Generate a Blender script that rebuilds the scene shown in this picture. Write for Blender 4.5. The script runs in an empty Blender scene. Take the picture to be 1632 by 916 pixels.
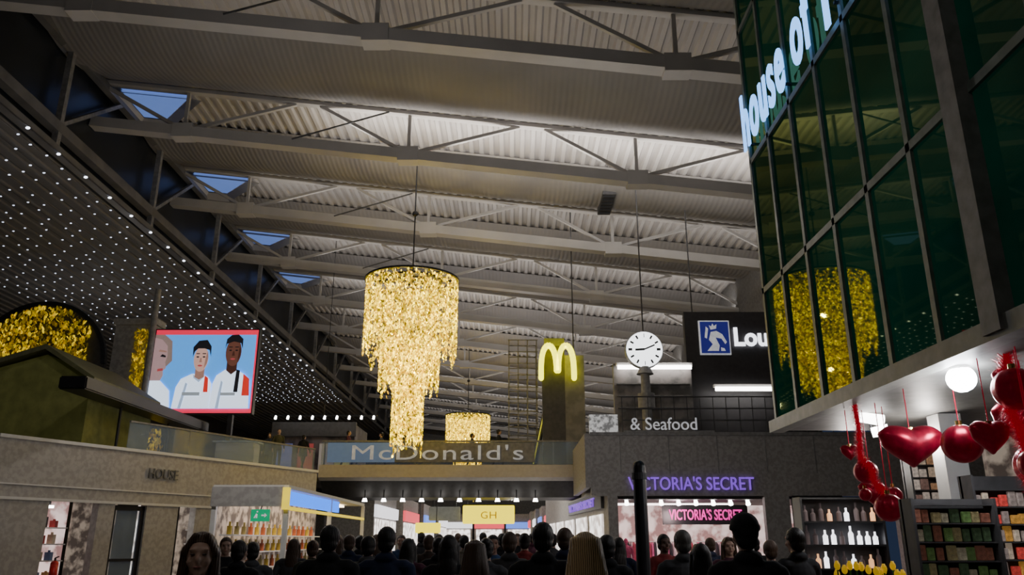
import bpy, bmesh, math, random
from mathutils import Vector, Matrix
random.seed(7)
C = bpy.context.scene.collection
W = {}
MATS = {}

# ---------------------------------------------------------------- materials
def mat(name, col, rough=0.6, metal=0.0, emis=0.0, ecol=None, nscale=6.0, namt=0.25, bump=0.0, spec=0.5):
    if name in MATS: return MATS[name]
    m = bpy.data.materials.new(name); m.use_nodes = True
    nt = m.node_tree; b = nt.nodes['Principled BSDF']
    tc = nt.nodes.new('ShaderNodeTexCoord'); nz = nt.nodes.new('ShaderNodeTexNoise')
    nz.inputs['Scale'].default_value = nscale; nz.inputs['Detail'].default_value = 4
    nt.links.new(tc.outputs['Object'], nz.inputs['Vector'])
    rp = nt.nodes.new('ShaderNodeValToRGB')
    rp.color_ramp.elements[0].position = 0.3; rp.color_ramp.elements[1].position = 0.7
    rp.color_ramp.elements[0].color = (*[c*(1-namt) for c in col], 1)
    rp.color_ramp.elements[1].color = (*[min(1, c*(1+namt)) for c in col], 1)
    nt.links.new(nz.outputs['Fac'], rp.inputs['Fac'])
    nt.links.new(rp.outputs['Color'], b.inputs['Base Color'])
    b.inputs['Roughness'].default_value = rough; b.inputs['Metallic'].default_value = metal
    b.inputs['Specular IOR Level'].default_value = spec
    if emis > 0:
        b.inputs['Emission Color'].default_value = (*(ecol or col), 1)
        b.inputs['Emission Strength'].default_value = emis
    if bump > 0:
        bp = nt.nodes.new('ShaderNodeBump'); bp.inputs['Strength'].default_value = bump
        nt.links.new(nz.outputs['Fac'], bp.inputs['Height']); nt.links.new(bp.outputs['Normal'], b.inputs['Normal'])
    MATS[name] = m
    return m

def speckle(name, c1, c2, scale=6, rough=0.7, emis=0.0, thr=(0.42, 0.58)):
    m = mat(name, c1, rough=rough, nscale=scale)
    r = [n for n in m.node_tree.nodes if n.type == 'VALTORGB'][0].color_ramp
    r.elements[0].color = (*c1, 1); r.elements[1].color = (*c2, 1)
    r.elements[0].position, r.elements[1].position = thr
    if emis > 0:
        b = m.node_tree.nodes['Principled BSDF']
        rr = [n for n in m.node_tree.nodes if n.type == 'VALTORGB'][0]
        m.node_tree.links.new(rr.outputs['Color'], b.inputs['Emission Color'])
        b.inputs['Emission Strength'].default_value = emis
    return m

def ribbed(name, col, period, strength=0.5, rough=0.6, dist=0.04, distort=0.0, colour=0.0, namt=0.08):
    m = mat(name, col, rough, nscale=0.5, namt=namt)
    nt = m.node_tree; b = nt.nodes['Principled BSDF']
    tc = nt.nodes.new('ShaderNodeTexCoord'); wv = nt.nodes.new('ShaderNodeTexWave')
    wv.wave_type = 'BANDS'; wv.bands_direction = 'X'; wv.inputs['Scale'].default_value = 2*math.pi/(20*period)
    wv.inputs['Distortion'].default_value = distort
    bp = nt.nodes.new('ShaderNodeBump'); bp.inputs['Strength'].default_value = strength; bp.inputs['Distance'].default_value = dist
    nt.links.new(tc.outputs['Object'], wv.inputs['Vector']); nt.links.new(wv.outputs['Fac'], bp.inputs['Height'])
    nt.links.new(bp.outputs['Normal'], b.inputs['Normal'])
    if colour:
        rp = nt.nodes.new('ShaderNodeValToRGB')
        rp.color_ramp.elements[0].color = (*[c*(1-colour) for c in col], 1); rp.color_ramp.elements[1].color = (*[min(1, c*(1+colour*.6)) for c in col], 1)
        nt.links.new(wv.outputs['Fac'], rp.inputs['Fac']); nt.links.new(rp.outputs['Color'], b.inputs['Base Color'])
    return m

ROOF = mat('roof_corrugated_metal', (0.38, 0.355, 0.335), 0.6, nscale=0.5, namt=0.1)
ROOFP = ribbed('roof_smooth_panel', (0.235, 0.22, 0.21), 0.22, 0.25)
BEAM = mat('painted_steel', (0.42, 0.40, 0.38), 0.5, nscale=1, namt=0.08)
DARKROD = mat('dark_rod', (0.06, 0.06, 0.06), 0.5)
STEELD = mat('side_truss_steel', (0.13, 0.125, 0.12), 0.5, nscale=1)
CLER = mat('clerestory_dark', (0.016, 0.019, 0.024), 0.3, nscale=0.4, namt=0.4)
GALC = mat('gallery_ceiling', (0.17, 0.16, 0.15), 0.7, nscale=0.5, namt=0.1)
GALW = mat('gallery_wall_dark', (0.05, 0.045, 0.042), 0.8, nscale=0.5)
CONC = speckle('terrazzo_panel', (0.24, 0.225, 0.215), (0.31, 0.295, 0.28), 9)
CONCL = speckle('terrazzo_pale', (0.34, 0.32, 0.30), (0.42, 0.40, 0.375), 7)
FLOOR = speckle('floor_stone', (0.10, 0.10, 0.105), (0.15, 0.15, 0.155), 3, rough=0.25)
BLACK = mat('black_metal', (0.012, 0.012, 0.014), 0.4)
DGREY = mat('dark_grey', (0.05, 0.048, 0.05), 0.6)
MGREY = mat('mid_grey', (0.2, 0.195, 0.19), 0.6)
WHITE = mat('white_paint', (0.65, 0.64, 0.62), 0.5, namt=0.05)
OLIVE = mat('olive_roof', (0.17, 0.175, 0.05), 0.8, nscale=3, emis=0.02, ecol=(.3,.32,.05))  # faint emission added so the hut looks lit
BEIGE = mat('beige_soffit', (0.40, 0.37, 0.33), 0.6, namt=0.08)
BULB = mat('led_bulb', (1, 1, 1), emis=2.0, ecol=(0.70, 0.78, 1.0))
BULBE = mat('led_bulb_edge', (1, 1, 1), emis=5.0, ecol=(0.80, 0.86, 1.0))
LAMPW = mat('lamp_white', (1, 1, 1), emis=12, ecol=(1, 0.96, 0.92))
LAMPHOT = mat('lamp_hot', (1, 1, 1), emis=90, ecol=(0.92, 0.95, 1.0))
SKYB = mat('evening_sky_glass', (0.1, 0.15, 0.3), emis=0.5, ecol=(0.20, 0.34, 0.90), nscale=0.4, namt=0.2)
YEL = mat('yellow_sign', (0.5, 0.4, 0.0), emis=1.9, ecol=(1.0, 0.80, 0.0), spec=0.1)
MCY = mat('arch_yellow', (0.6, 0.55, 0.0), emis=3.2, ecol=(1.0, 0.95, 0.0), spec=0.1)
CYAN = mat('cyan_letter', (0.2, 0.4, 0.9), emis=2.6, ecol=(0.16, 0.44, 1.0))
LETW = mat('letter_white', (0.9, 0.9, 0.9), emis=2.6, ecol=(0.9, 0.92, 1.0))
LETM = mat('letter_mid', (0.6, 0.6, 0.6), emis=0.32, ecol=(0.9, 0.92, 1.0))
LETDIM = mat('letter_dim', (0.45, 0.47, 0.52), emis=0.16, ecol=(0.75, 0.82, 1.0))
PURP = mat('purple_letter', (0.3, 0.12, 0.8), emis=0.8, ecol=(0.26, 0.09, 0.80))
PINK = mat('pink_letter', (0.9, 0.05, 0.45), emis=1.1, ecol=(1.0, 0.03, 0.40))
BLUES = mat('blue_sign', (0.01, 0.08, 0.6), emis=2.2, ecol=(0.01, 0.17, 0.95), spec=0.1)
GREENX = mat('exit_green', (0.0, 0.3, 0.14), emis=0.4, ecol=(0.0, 0.6, 0.24), spec=0.1)
STOREW = speckle('store_interior_white', (0.35, 0.30, 0.27), (0.95, 0.92, 0.88), 2.5, emis=2.4)
STOREP = speckle('store_interior_pink', (0.30, 0.16, 0.15), (0.85, 0.66, 0.62), 1.8, emis=1.1)
STORED = speckle('store_interior_dim', (0.08, 0.06, 0.05), (0.42, 0.34, 0.27), 3, emis=0.5)
RED = mat('bauble_red', (0.20, 0.003, 0.018), 0.30, metal=0.7, namt=0.5, nscale=9, bump=0.9, emis=0.035, ecol=(0.8, 0.01, 0.05))
REDT = mat('red_tinsel', (0.38, 0.008, 0.03), 0.25, metal=0.6, emis=0.12, ecol=(0.9, 0.01, 0.05))
GOLDM = mat('gold_cap', (0.7, 0.5, 0.15), 0.25, metal=1.0)
FACEW = mat('clock_face', (0.9, 0.9, 0.88), emis=2.6, ecol=(0.93, 0.96, 1.0), namt=0.03)

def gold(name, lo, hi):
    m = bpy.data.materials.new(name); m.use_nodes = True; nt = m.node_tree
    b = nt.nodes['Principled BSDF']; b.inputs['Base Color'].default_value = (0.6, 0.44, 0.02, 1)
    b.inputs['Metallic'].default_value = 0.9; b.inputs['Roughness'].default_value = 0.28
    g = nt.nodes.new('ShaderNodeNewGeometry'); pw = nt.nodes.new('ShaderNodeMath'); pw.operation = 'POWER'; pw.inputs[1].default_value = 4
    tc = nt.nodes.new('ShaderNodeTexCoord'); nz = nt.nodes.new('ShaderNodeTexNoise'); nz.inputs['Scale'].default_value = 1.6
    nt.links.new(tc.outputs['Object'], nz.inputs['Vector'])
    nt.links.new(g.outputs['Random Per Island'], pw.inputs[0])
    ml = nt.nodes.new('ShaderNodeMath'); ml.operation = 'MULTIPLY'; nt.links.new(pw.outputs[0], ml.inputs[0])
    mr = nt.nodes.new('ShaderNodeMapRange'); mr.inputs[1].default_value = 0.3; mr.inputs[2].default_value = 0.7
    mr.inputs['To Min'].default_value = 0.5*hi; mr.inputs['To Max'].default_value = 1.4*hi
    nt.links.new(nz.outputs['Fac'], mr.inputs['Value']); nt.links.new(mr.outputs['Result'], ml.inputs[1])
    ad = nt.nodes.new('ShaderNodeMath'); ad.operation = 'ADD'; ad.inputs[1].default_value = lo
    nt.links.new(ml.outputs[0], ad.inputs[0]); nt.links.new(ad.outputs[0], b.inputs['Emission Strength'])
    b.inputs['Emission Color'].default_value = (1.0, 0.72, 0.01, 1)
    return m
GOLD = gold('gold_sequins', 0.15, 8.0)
GOLDDIM = gold('gold_discs_dim', 0.04, 0.9)

def greenglass():
    m = bpy.data.materials.new('green_tinted_glass'); m.use_nodes = True; nt = m.node_tree
    b = nt.nodes['Principled BSDF']
    tc = nt.nodes.new('ShaderNodeTexCoord'); nz = nt.nodes.new('ShaderNodeTexNoise')
    nz.inputs['Scale'].default_value = 0.35; nz.inputs['Detail'].default_value = 4
    nt.links.new(tc.outputs['Object'], nz.inputs['Vector'])
    r = nt.nodes.new('ShaderNodeValToRGB')
    r.color_ramp.elements[0].position = 0.35; r.color_ramp.elements[0].color = (0.068, 0.072, 0.045, 1)
    r.color_ramp.elements[1].position = 0.7; r.color_ramp.elements[1].color = (0.085, 0.092, 0.058, 1)
    nt.links.new(nz.outputs['Fac'], r.inputs['Fac']); nt.links.new(r.outputs['Color'], b.inputs['Base Color'])
    b.inputs['Metallic'].default_value = 1.0; b.inputs['Roughness'].default_value = 0.02
    b.inputs['Specular Tint'].default_value = (0.5, 0.52, 0.4, 1)
    r2 = nt.nodes.new('ShaderNodeValToRGB')
    r2.color_ramp.elements[0].position = 0.4; r2.color_ramp.elements[0].color = (0.0, 0.0055, 0.0036, 1)
    r2.color_ramp.elements[1].position = 0.75; r2.color_ramp.elements[1].color = (0.0, 0.015, 0.009, 1)
    nt.links.new(nz.outputs['Fac'], r2.inputs['Fac']); nt.links.new(r2.outputs['Color'], b.inputs['Emission Color'])
    b.inputs['Emission Strength'].default_value = 1.0
    return m
GGLASS = greenglass()

def clearglass():
    m = bpy.data.materials.new('railing_glass'); m.use_nodes = True; nt = m.node_tree
    b = nt.nodes['Principled BSDF']; b.inputs['Base Color'].default_value = (0.3, 0.38, 0.5, 1)
    b.inputs['Roughness'].default_value = 0.08
    nz = nt.nodes.new('ShaderNodeTexNoise'); nz.inputs['Scale'].default_value = 2
    mr = nt.nodes.new('ShaderNodeMapRange'); mr.inputs['To Min'].default_value = 0.2; mr.inputs['To Max'].default_value = 0.5
    nt.links.new(nz.outputs['Fac'], mr.inputs['Value']); nt.links.new(mr.outputs['Result'], b.inputs['Alpha'])
    return m
CGLASS = clearglass()

# ---------------------------------------------------------------- mesh helpers
def bm_box(bm, x0, x1, y0, y1, z0, z1):
    v = [bm.verts.new(p) for p in ((x0,y0,z0),(x1,y0,z0),(x1,y1,z0),(x0,y1,z0),(x0,y0,z1),(x1,y0,z1),(x1,y1,z1),(x0,y1,z1))]
    for f in ((0,3,2,1),(4,5,6,7),(0,1,5,4),(1,2,6,5),(2,3,7,6),(3,0,4,7)): bm.faces.new([v[i] for i in f])
def frame_of(d):
    d = d.normalized(); up = Vector((0,0,1)) if abs(d.z) < 0.95 else Vector((0,1,0))
    s = d.cross(up).normalized(); u = s.cross(d).normalized(); return s, u
def bm_beam(bm, p, q, w, h=None):
    h = h or w; p = Vector(p); q = Vector(q); s, u = frame_of(q-p)
    vs = [bm.verts.new(b + s*w/2*i + u*h/2*j) for b in (p, q) for i, j in ((-1,-1),(1,-1),(1,1),(-1,1))]
    for f in ((0,1,2,3),(7,6,5,4),(0,4,5,1),(1,5,6,2),(2,6,7,3),(3,7,4,0)): bm.faces.new([vs[i] for i in f])
def bm_tube(bm, p, q, r0, r1=None, seg=12):
    r1 = r0 if r1 is None else r1; p = Vector(p); q = Vector(q); s, u = frame_of(q-p)
    A = [bm.verts.new(p + (s*math.cos(2*math.pi*i/seg)+u*math.sin(2*math.pi*i/seg))*r0) for i in range(seg)]
    B = [bm.verts.new(q + (s*math.cos(2*math.pi*i/seg)+u*math.sin(2*math.pi*i/seg))*r1) for i in range(seg)]
    for i in range(seg): bm.faces.new((A[i], A[(i+1)%seg], B[(i+1)%seg], B[i]))
    bm.faces.new(A[::-1]); bm.faces.new(B)
def bm_ell(bm, c, r, seg=16, rings=10):
    if not hasattr(r, '__len__'): r = (r, r, r)
    bmesh.ops.create_uvsphere(bm, u_segments=seg, v_segments=rings, radius=1,
        matrix=Matrix.Translation(Vector(c)) @ Matrix.Diagonal((*r, 1)))
def bm_cap(bm, p, q, r0, r1):
    bm_tube(bm, p, q, r0, r1, 12); bm_ell(bm, p, r0, 12, 8); bm_ell(bm, q, r1, 12, 8)
def bm_prism(bm, pts, axis, a, b):
    def P(u, v, w): return (w, u, v) if axis == 'x' else ((u, w, v) if axis == 'y' else (u, v, w))
    A = [bm.verts.new(P(u, v, a)) for u, v in pts]; B = [bm.verts.new(P(u, v, b)) for u, v in pts]
    n = len(pts); bm.faces.new(A); bm.faces.new(B[::-1])
    for i in range(n): bm.faces.new((A[i], B[i], B[(i+1)%n], A[(i+1)%n]))

def setp(o, label=None, cat=None, group=None, kind=None):
    if label: o['label'] = label
    if cat: o['category'] = cat
    if group: o['group'] = group
    if kind: o['kind'] = kind
def adopt(o, parent):
    if parent:
        o.parent = parent; o.matrix_parent_inverse = Matrix.Translation(-W[parent.name])
def mk(name, bm, m, parent=None, label=None, cat=None, group=None, kind=None, smooth=False, fix=True):
    if fix: bmesh.ops.recalc_face_normals(bm, faces=bm.faces)
    xs = [v.co for v in bm.verts]
    lo = Vector([min(c[i] for c in xs) for i in range(3)]); hi = Vector([max(c[i] for c in xs) for i in range(3)])
    c = (lo+hi)/2
    if parent is None and kind != 'structure': c.z = lo.z
    bmesh.ops.translate(bm, verts=bm.verts, vec=-c)
    me = bpy.data.meshes.new(name); bm.to_mesh(me); bm.free()
    for x in (m if isinstance(m, (list, tuple)) else [m]): me.materials.append(x)
    if smooth:
        for p in me.polygons: p.use_smooth = True
    o = bpy.data.objects.new(name, me); o.location = c; C.objects.link(o); W[o.name] = c.copy()
    adopt(o, parent); setp(o, label, cat, group, kind)
    return o
def thing(name, loc, label, cat, group=None):
    o = bpy.data.objects.new(name, None); o.location = loc; o.empty_display_size = 0.3; C.objects.link(o)
    W[o.name] = Vector(loc); setp(o, label, cat, group); return o
def box(name, x0, x1, y0, y1, z0, z1, m, parent=None, bev=0.0, **k):
    bm = bmesh.new(); bm_box(bm, x0, x1, y0, y1, z0, z1)
    if bev: bmesh.ops.bevel(bm, geom=bm.edges[:], offset=bev, segments=2, affect='EDGES')
    return mk(name, bm, m, parent, **k)
def tube(name, p, q, r, m, parent=None, r1=None, **k):
    bm = bmesh.new(); bm_tube(bm, p, q, r, r1); return mk(name, bm, m, parent, smooth=False, **k)
def beam(name, p, q, w, m, parent=None, h=None, **k):
    bm = bmesh.new(); bm_beam(bm, p, q, w, h); return mk(name, bm, m, parent, **k)
def clone(o, delta, parent=None, rot=0.0, scale=1.0, skip=()):
    n = o.copy(); C.objects.link(n)
    if parent:
        mi = o.matrix_parent_inverse.copy(); n.parent = parent; n.matrix_parent_inverse = mi
    else:
        n.location = Vector(o.location) + Vector(delta); n.rotation_euler.z = rot
        n.scale = (scale,)*3
    W[n.name] = W[o.name] + Vector(delta)
    for c in o.children:
        if not c.name.startswith(tuple(skip) or ('~',)): clone(c, delta, n)
    return n
def text(name, body, w, h, org, xd, m, parent=None, ext=0.05, bold=0.0, space=1.0, **k):
    cu = bpy.data.curves.new(name, 'FONT'); cu.body = body; cu.size = 1; cu.extrude = 0.02; cu.offset = bold
    cu.resolution_u = 4; cu.space_character = space
    t = bpy.data.objects.new('tmp', cu); C.objects.link(t)
    dg = bpy.context.evaluated_depsgraph_get(); dg.update()
    me = bpy.data.meshes.new_from_object(t.evaluated_get(dg)); bpy.data.objects.remove(t)
    bm = bmesh.new(); bm.from_mesh(me)
    xs = [v.co.x for v in bm.verts]; ys = [v.co.y for v in bm.verts]
    x0, x1, y0, y1 = min(xs), max(xs), min(ys), max(ys); xd = Vector(xd).normalized(); org = Vector(org)
    nrm = xd.cross(Vector((0, 0, 1)))
    for v in bm.verts:
        a = (v.co.x-x0)/(x1-x0)*w; b = (v.co.y-y0)/(y1-y0)*h; c = v.co.z/0.02*ext/2
        v.co = org + xd*a + Vector((0, 0, 1))*b + nrm*c
    return mk(name, bm, m, parent, **k)

# ---------------------------------------------------------------- room shell
def zr(x): return 17.65 - 0.115*x
def zc(x): return 15.65 - 0.115*x
XL, XR = -16.8, 20.0
yb = [12.8 + 7.84*i for i in range(14)]
bm = bmesh.new()
bm_box(bm, -34, 22, -10, 118, -0.3, 0.0); mk('floor', bm, FLOOR, kind='structure', label='dark polished stone concourse floor')
bm = bmesh.new(); per = 0.44; xs = []
x = XL
while x < XR:
    xs += [(x, 0), (x+per*0.35, 0), (x+per*0.5, 0.12), (x+per*0.85, 0.12)]; x += per
rows = []
ys = [-10 + i*8 for i in range(17)]
for y in ys: rows.append([bm.verts.new((a, y, zr(a)+b)) for a, b in xs])
for j in range(len(ys)-1):
    for i in range(len(xs)-1): bm.faces.new((rows[j][i], rows[j+1][i], rows[j+1][i+1], rows[j][i+1]))
mk('ceiling', bm, ROOF, kind='structure', label='sloping corrugated pale metal roof deck', fix=False)
bm = bmesh.new()
for y in [4.96]+yb[:-1]:
    prev = None
    for i in range(9):
        t = i/8; yy = y+3.0+t*4.6; dz = -0.05-0.5*math.sin(math.pi*t)
        row = [bm.verts.new((XL, yy, zr(XL)+dz)), bm.verts.new((XR, yy, zr(XR)+dz))]
        if prev: bm.faces.new((prev[0], row[0], row[1], prev[1]))
        prev = row
mk('ceiling_panels', bm, ROOFP, kind='structure', label='shallow curved grey roof panels between corrugated strips', fix=False, smooth=True)
box('wall_left', -34.3, -34, -10, 118, 0, 15, GALW, kind='structure', label='dark outer wall of the gallery')
box('wall_clerestory', -17.1, -16.85, -10, 118, 15.0, 19.9, CLER, kind='structure', label='dark clerestory wall behind the side truss')
box('wall_back', -34, 20, -10.3, -10, 0, 20, GALW, kind='structure', label='dark wall closing the hall')
box('wall_front', -34, 20, 118, 118.3, 0, 20, MGREY, kind='structure', label='distant grey end wall')
box('wall_right', 20, 20.3, -10, 34, 0, 15.6, GALW, kind='structure', label='dark side wall of the hall')
box('wall_right_upper', 13, 13.3, 34.4, 118, 4.6, 16.6, mat('right_wall', (0.13,0.125,0.12), 0.8), kind='structure', label='grey side wall above the mezzanine')
bm = bmesh.new(); bm_box(bm, -34, -16.85, -10, 118, 14.85, 15.0)
for i in range(28): bm_box(bm, -33.5+i*0.6, -33.38+i*0.6, -10, 118, 14.75, 14.85)
mk('ceiling_gallery', bm, GALC, kind='structure', label='low ribbed grey ceiling above the gallery')

# trusses
def make_truss(y):
    t = thing('roof_truss', (0, y, zc(0)), 'pale painted steel roof truss with fanned struts', 'roof truss', 'roof trusses')
    beam('bottom_chord', (XL, y, zc(XL)), (XR, y, zc(XR)), 0.5, BEAM, t, h=0.42)
    beam('top_chord', (XL, y, zr(XL)-0.12), (XR, y, zr(XR)-0.12), 0.3, BEAM, t, h=0.16)
    for nx in (-13.1, -4.1, 4.9, 13.9):
        for sx in (-3.6, 0, 4.4):
            if nx+sx < XL: continue
            beam('strut', (nx, y, zc(nx)+0.1), (nx+sx, y, zr(nx+sx)-0.2), 0.13, BEAM, t)
        box('gusset', nx-0.4, nx+0.4, y-0.27, y+0.27, zc(nx)-0.28, zc(nx)+0.32, BEAM, t)
    nx = -4.1
    bm = bmesh.new(); bm_tube(bm, (nx-4.6, y-0.25, zc(nx-4.6)+0.1), (nx-0.8, y-0.25, zr(nx-0.8)-0.25), 0.035, seg=6)
    mk('tie_rod', bm, DARKROD, t)
    return t
T0 = make_truss(yb[0])
for i, y in enumerate(yb[1:]): clone(T0, (0, y-yb[0], 0), skip=('tie_rod',) if i > 3 else ())

# side truss
st = thing('side_truss', (-16.5, 50, 15.9), 'long dark steel lattice truss along the roof edge', 'truss')
beam('bottom_chord', (-16.5, 4, 15.9), (-16.5, 114, 15.9), 0.35, STEELD, st, h=0.4)
beam('top_chord', (-16.5, 4, 19.2), (-16.5, 114, 19.2), 0.3, STEELD, st)
beam('fascia_rail', (-16.45, 4, 15.05), (-16.45, 114, 15.05), 0.3, STEELD, st, h=0.3)
P0 = beam('post', (-16.45, 10.1, 15.1), (-16.45, 10.1, 19.2), 0.22, MGREY, st)
D0 = beam('diagonal', (-16.45, 10.1, 16), (-16.45, 14.0, 19.1), 0.15, MGREY, st)
for i in range(1, 13):
    for o in (P0, D0):
        n = o.copy(); n.location = o.location + Vector((0, 7.84*i, 0)); C.objects.link(n)

# skylights
for i, y in enumerate(yb[2:6]):
    def tri(s, dz):
        pts = [(-16.2, 0.5), (-13.3, 0.5), (-15.2, 2.7), (-16.2, 2.7)]
        cx = sum(p[0] for p in pts)/4; cy = sum(p[1] for p in pts)/4
        return [((px-cx)*s+cx, y+(py-cy)*s+cy) for px, py in pts]
    bm = bmesh.new()
    A_ = [bm.verts.new((a, b, zr(a)-0.10)) for a, b in tri(1, 0)]; B_ = [bm.verts.new((a, b, zr(a)-0.02)) for a, b in tri(1, 0)]
    bm.faces.new(A_); bm.faces.new(B_[::-1])
    mk('window_%d' % (i+1), bm, SKYB, kind='structure', label='slanted roof skylight showing blue evening sky')
    bm = bmesh.new(); O = tri(1.35, 0); I = tri(0.98, 0)
    for k in range(4):
        k2 = (k+1) % 4
        q = [O[k], O[k2], I[k2], I[k]]
        bm.faces.new([bm.verts.new((a, b, zr(a)-(0.42 if j < 2 else 0.16))) for j, (a, b) in enumerate(q)])
    mk('trim_%d' % (i+1), bm, BEAM, kind='structure', label='pale splayed frame around the skylight')

v = thing('ceiling_vent', (4.4, 33, zr(4.4)-0.1), 'dark rectangular louvred vent on the roof deck', 'vent')
box('vent_frame', 4.1, 4.7, 33.0, 35.4, zr(4.4)-0.62, zr(4.4)-0.3, DGREY, v)
for i in range(6): box('louvre', 4.15, 4.65, 33.15+i*0.37, 33.3+i*0.37, zr(4.4)-0.68, zr(4.4)-0.62, BLACK, v)

# ---------------------------------------------------------------- light net
ln = thing('light_net', (-22, 35, 14.4), 'net of small white lights strung beneath the gallery ceiling', 'string lights')
bm = bmesh.new(); pts = []
for i in range(15):
    X = -16.5 - 0.75*i
    bm_beam(bm, (X, 16, 14.62), (X, 78, 14.62), 0.015)
    Y = 16 + (i % 2)*0.4
    while Y < 78:
        pts.append((X + random.uniform(-.14, .14), Y + random.uniform(-.2, .2), 14.55)); Y += 0.95
mk('cable', bm, DGREY, ln)
pts.sort(key=lambda p: (p[1] < 20, p[1] + abs(p[0])*0.2))
bm = bmesh.new(); bm_ell(bm, pts[0], (0.055, .03, 0.026), 8, 6); b0 = mk('bulb', bm, BULB, ln)
for p in pts[1:99]:
    n = b0.copy(); n.location = Vector(p); C.objects.link(n)
bm = bmesh.new()
for p in pts[99:]: bm_ell(bm, p, (0.05, .03, 0.024), 6, 4)
mk('bulb', bm, BULB, ln, kind='stuff')
eg = thing('edge_light_string', (-16.2, 45, 14.9), 'row of brighter white lamps along the gallery edge', 'string lights')
beam('cable', (-16.2, 20, 14.86), (-16.2, 80, 14.86), 0.03, DGREY, eg)
bm = bmesh.new(); bm_ell(bm, (-16.2, 20, 14.8), (0.075, .05, .045), 10, 6); b0 = mk('bulb', bm, BULBE, eg)
for i in range(1, 24):
    n = b0.copy(); n.location = b0.location + Vector((0, 1.9*i, 0)); C.objects.link(n)

# ---------------------------------------------------------------- chandelier
def sequins(bm, placer, n, r):
    for _ in range(n):
        c = Vector(placer()); a = random.uniform(0, 6.28); t = random.uniform(-0.9, 0.9)
        M = Matrix.Rotation(a, 3, 'Z') @ Matrix.Rotation(math.pi/2+t, 3, 'X')
        rr = r*random.uniform(0.6, 1.2)
        vs = [bm.verts.new(c + M @ Vector((math.cos(k*math.pi/3)*rr*.75, math.sin(k*math.pi/3)*rr*1.35, 0))) for k in range(6)]
        bm.faces.new(vs)
def chandelier(cx, cy, top):
    t = thing('chandelier', (cx, cy, 5.2), 'huge tiered chandelier of shimmering gold sequin strands', 'chandelier', 'gold sequin chandeliers')
    for (R, z1, z0, n) in ((1.90, top, top-2.95, 8500), (1.20, top-2.7, top-4.5, 4200), (0.62, top-4.2, top-6.6, 3400)):
        bm = bmesh.new()
        def pl():
            k = random.choice((1, 1, 1, 0.8, 0.55)); a = random.uniform(0, 2*math.pi)
            zb = z0 + 0.3*math.sin(a*3+R*5) + 0.25*math.sin(a*11) + .15*math.sin(a*23)
            z = z1 - (z1-zb)*random.random()
            return (cx+R*k*math.cos(a), cy+R*k*math.sin(a), z)
        sequins(bm, pl, n, 0.052)
        mk('sequin_tier', bm, GOLD, t, kind='stuff', fix=False)
    bm = bmesh.new()
    for R in (1.95, 1.2, 0.6):
        for k in range(40):
            a = k*math.pi/20; b = (k+1)*math.pi/20
            bm_beam(bm, (cx+R*math.cos(a), cy+R*math.sin(a), top+0.03), (cx+R*math.cos(b), cy+R*math.sin(b), top+0.03), 0.08)
    for k in range(4):
        a = k*math.pi/4
        bm_beam(bm, (cx-1.95*math.cos(a), cy-1.95*math.sin(a), top+0.03), (cx+1.95*math.cos(a), cy+1.95*math.sin(a), top+0.03), 0.06)
        bm_tube(bm, (cx+1.9*math.cos(a*2), cy+1.9*math.sin(a*2), top+0.03), (cx, cy, top+0.5), 0.015, seg=6)
    mk('ring_frame', bm, BLACK, t)
    bm = bmesh.new(); bm_tube(bm, (cx, cy, top+0.5), (cx, cy, zr(cx)-0.05), 0.03); mk('suspension_rod', bm, BLACK, t)
    bm = bmesh.new(); bm_ell(bm, (cx, cy, top+3.1), 0.13); mk('hoist_ball', bm, BLACK, t)
    return t
ch = chandelier(-4.2, 32, 12.05)
ch2 = clone(ch, (0.35, 38, 0))

# ---------------------------------------------------------------- left mezzanine and shops
A = Vector((-14.8, 23.2)); Bp = Vector((-8.6, 36.0)); d = (Bp-A).normalized(); L = (Bp-A).length; nn = Vector((d.y, -d.x))
bm = bmesh.new()
off = nn*-0.35
bm_prism(bm, [(A.x+off.x, A.y+off.y), (Bp.x+off.x, Bp.y+off.y), (-8.6, 41), (-8.6, 60), (-33.9, 60), (-33.9, A.y)], 'z', 4.2, 4.58)
mk('floor_mezzanine', bm, CONC, kind='structure', label='upper gallery floor slab')
def fbox(bm, s0, s1, d0, d1, z0, z1):
    q = [A + d*s + nn*t for s, t in ((s0, d0), (s1, d0), (s1, d1), (s0, d1))]
    bm_prism(bm, [(p.x, p.y) for p in q], 'z', z0, z1)
bm = bmesh.new(); fbox(bm, 0, L, -0.3, 0, 2.8, 4.6)
for a, b in ((0, 1.9), (3.6, 4.2), (5.45, 6.8), (7.6, 8.7), (11.6, L)): fbox(bm, a, b, -0.3, 0, 0, 2.8)
mk('wall_shops', bm, CONCL, kind='structure', label='pale terrazzo shop facade with fascia')
bm = bmesh.new(); fbox(bm, 0, L, 0.0, 0.06, 2.78, 2.86); fbox(bm, 0, L, 0, 0.08, 4.5, 4.6); fbox(bm, 0, L, 0, 0.05, 3.2, 3.24)
mk('trim_20', bm, WHITE, kind='structure', label='thin pale trim on the shop fascia')
for a, b, m, nm in ((1.9, 3.6, STOREP, 'warm pink lit shop interior'), (4.2, 5.45, STORED, 'dim shop interior'), (6.8, 7.6, STOREW, 'bright shop interior'), (8.7, 11.6, STORED, 'dim warm shop interior')):
    bm = bmesh.new(); fbox(bm, a-0.2, b+0.2, -1.8, -1.7, 0, 2.9)
    mk('wall_interior', bm, m, kind='structure', label=nm)
df = thing('shop_door', (A.x+d.x*4.8, A.y+d.y*4.8, 0), 'dark framed glass shop door in pale facade', 'door')
for s0, s1, z0, z1 in ((4.2, 4.32, 0, 2.75), (5.33, 5.45, 0, 2.75), (4.2, 5.45, 2.6, 2.75), (4.32, 5.33, 1.0, 1.08)):
    bm = bmesh.new(); fbox(bm, s0, s1, -0.2, -0.08, z0, z1); mk('door_frame', bm, BLACK, df)
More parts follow.
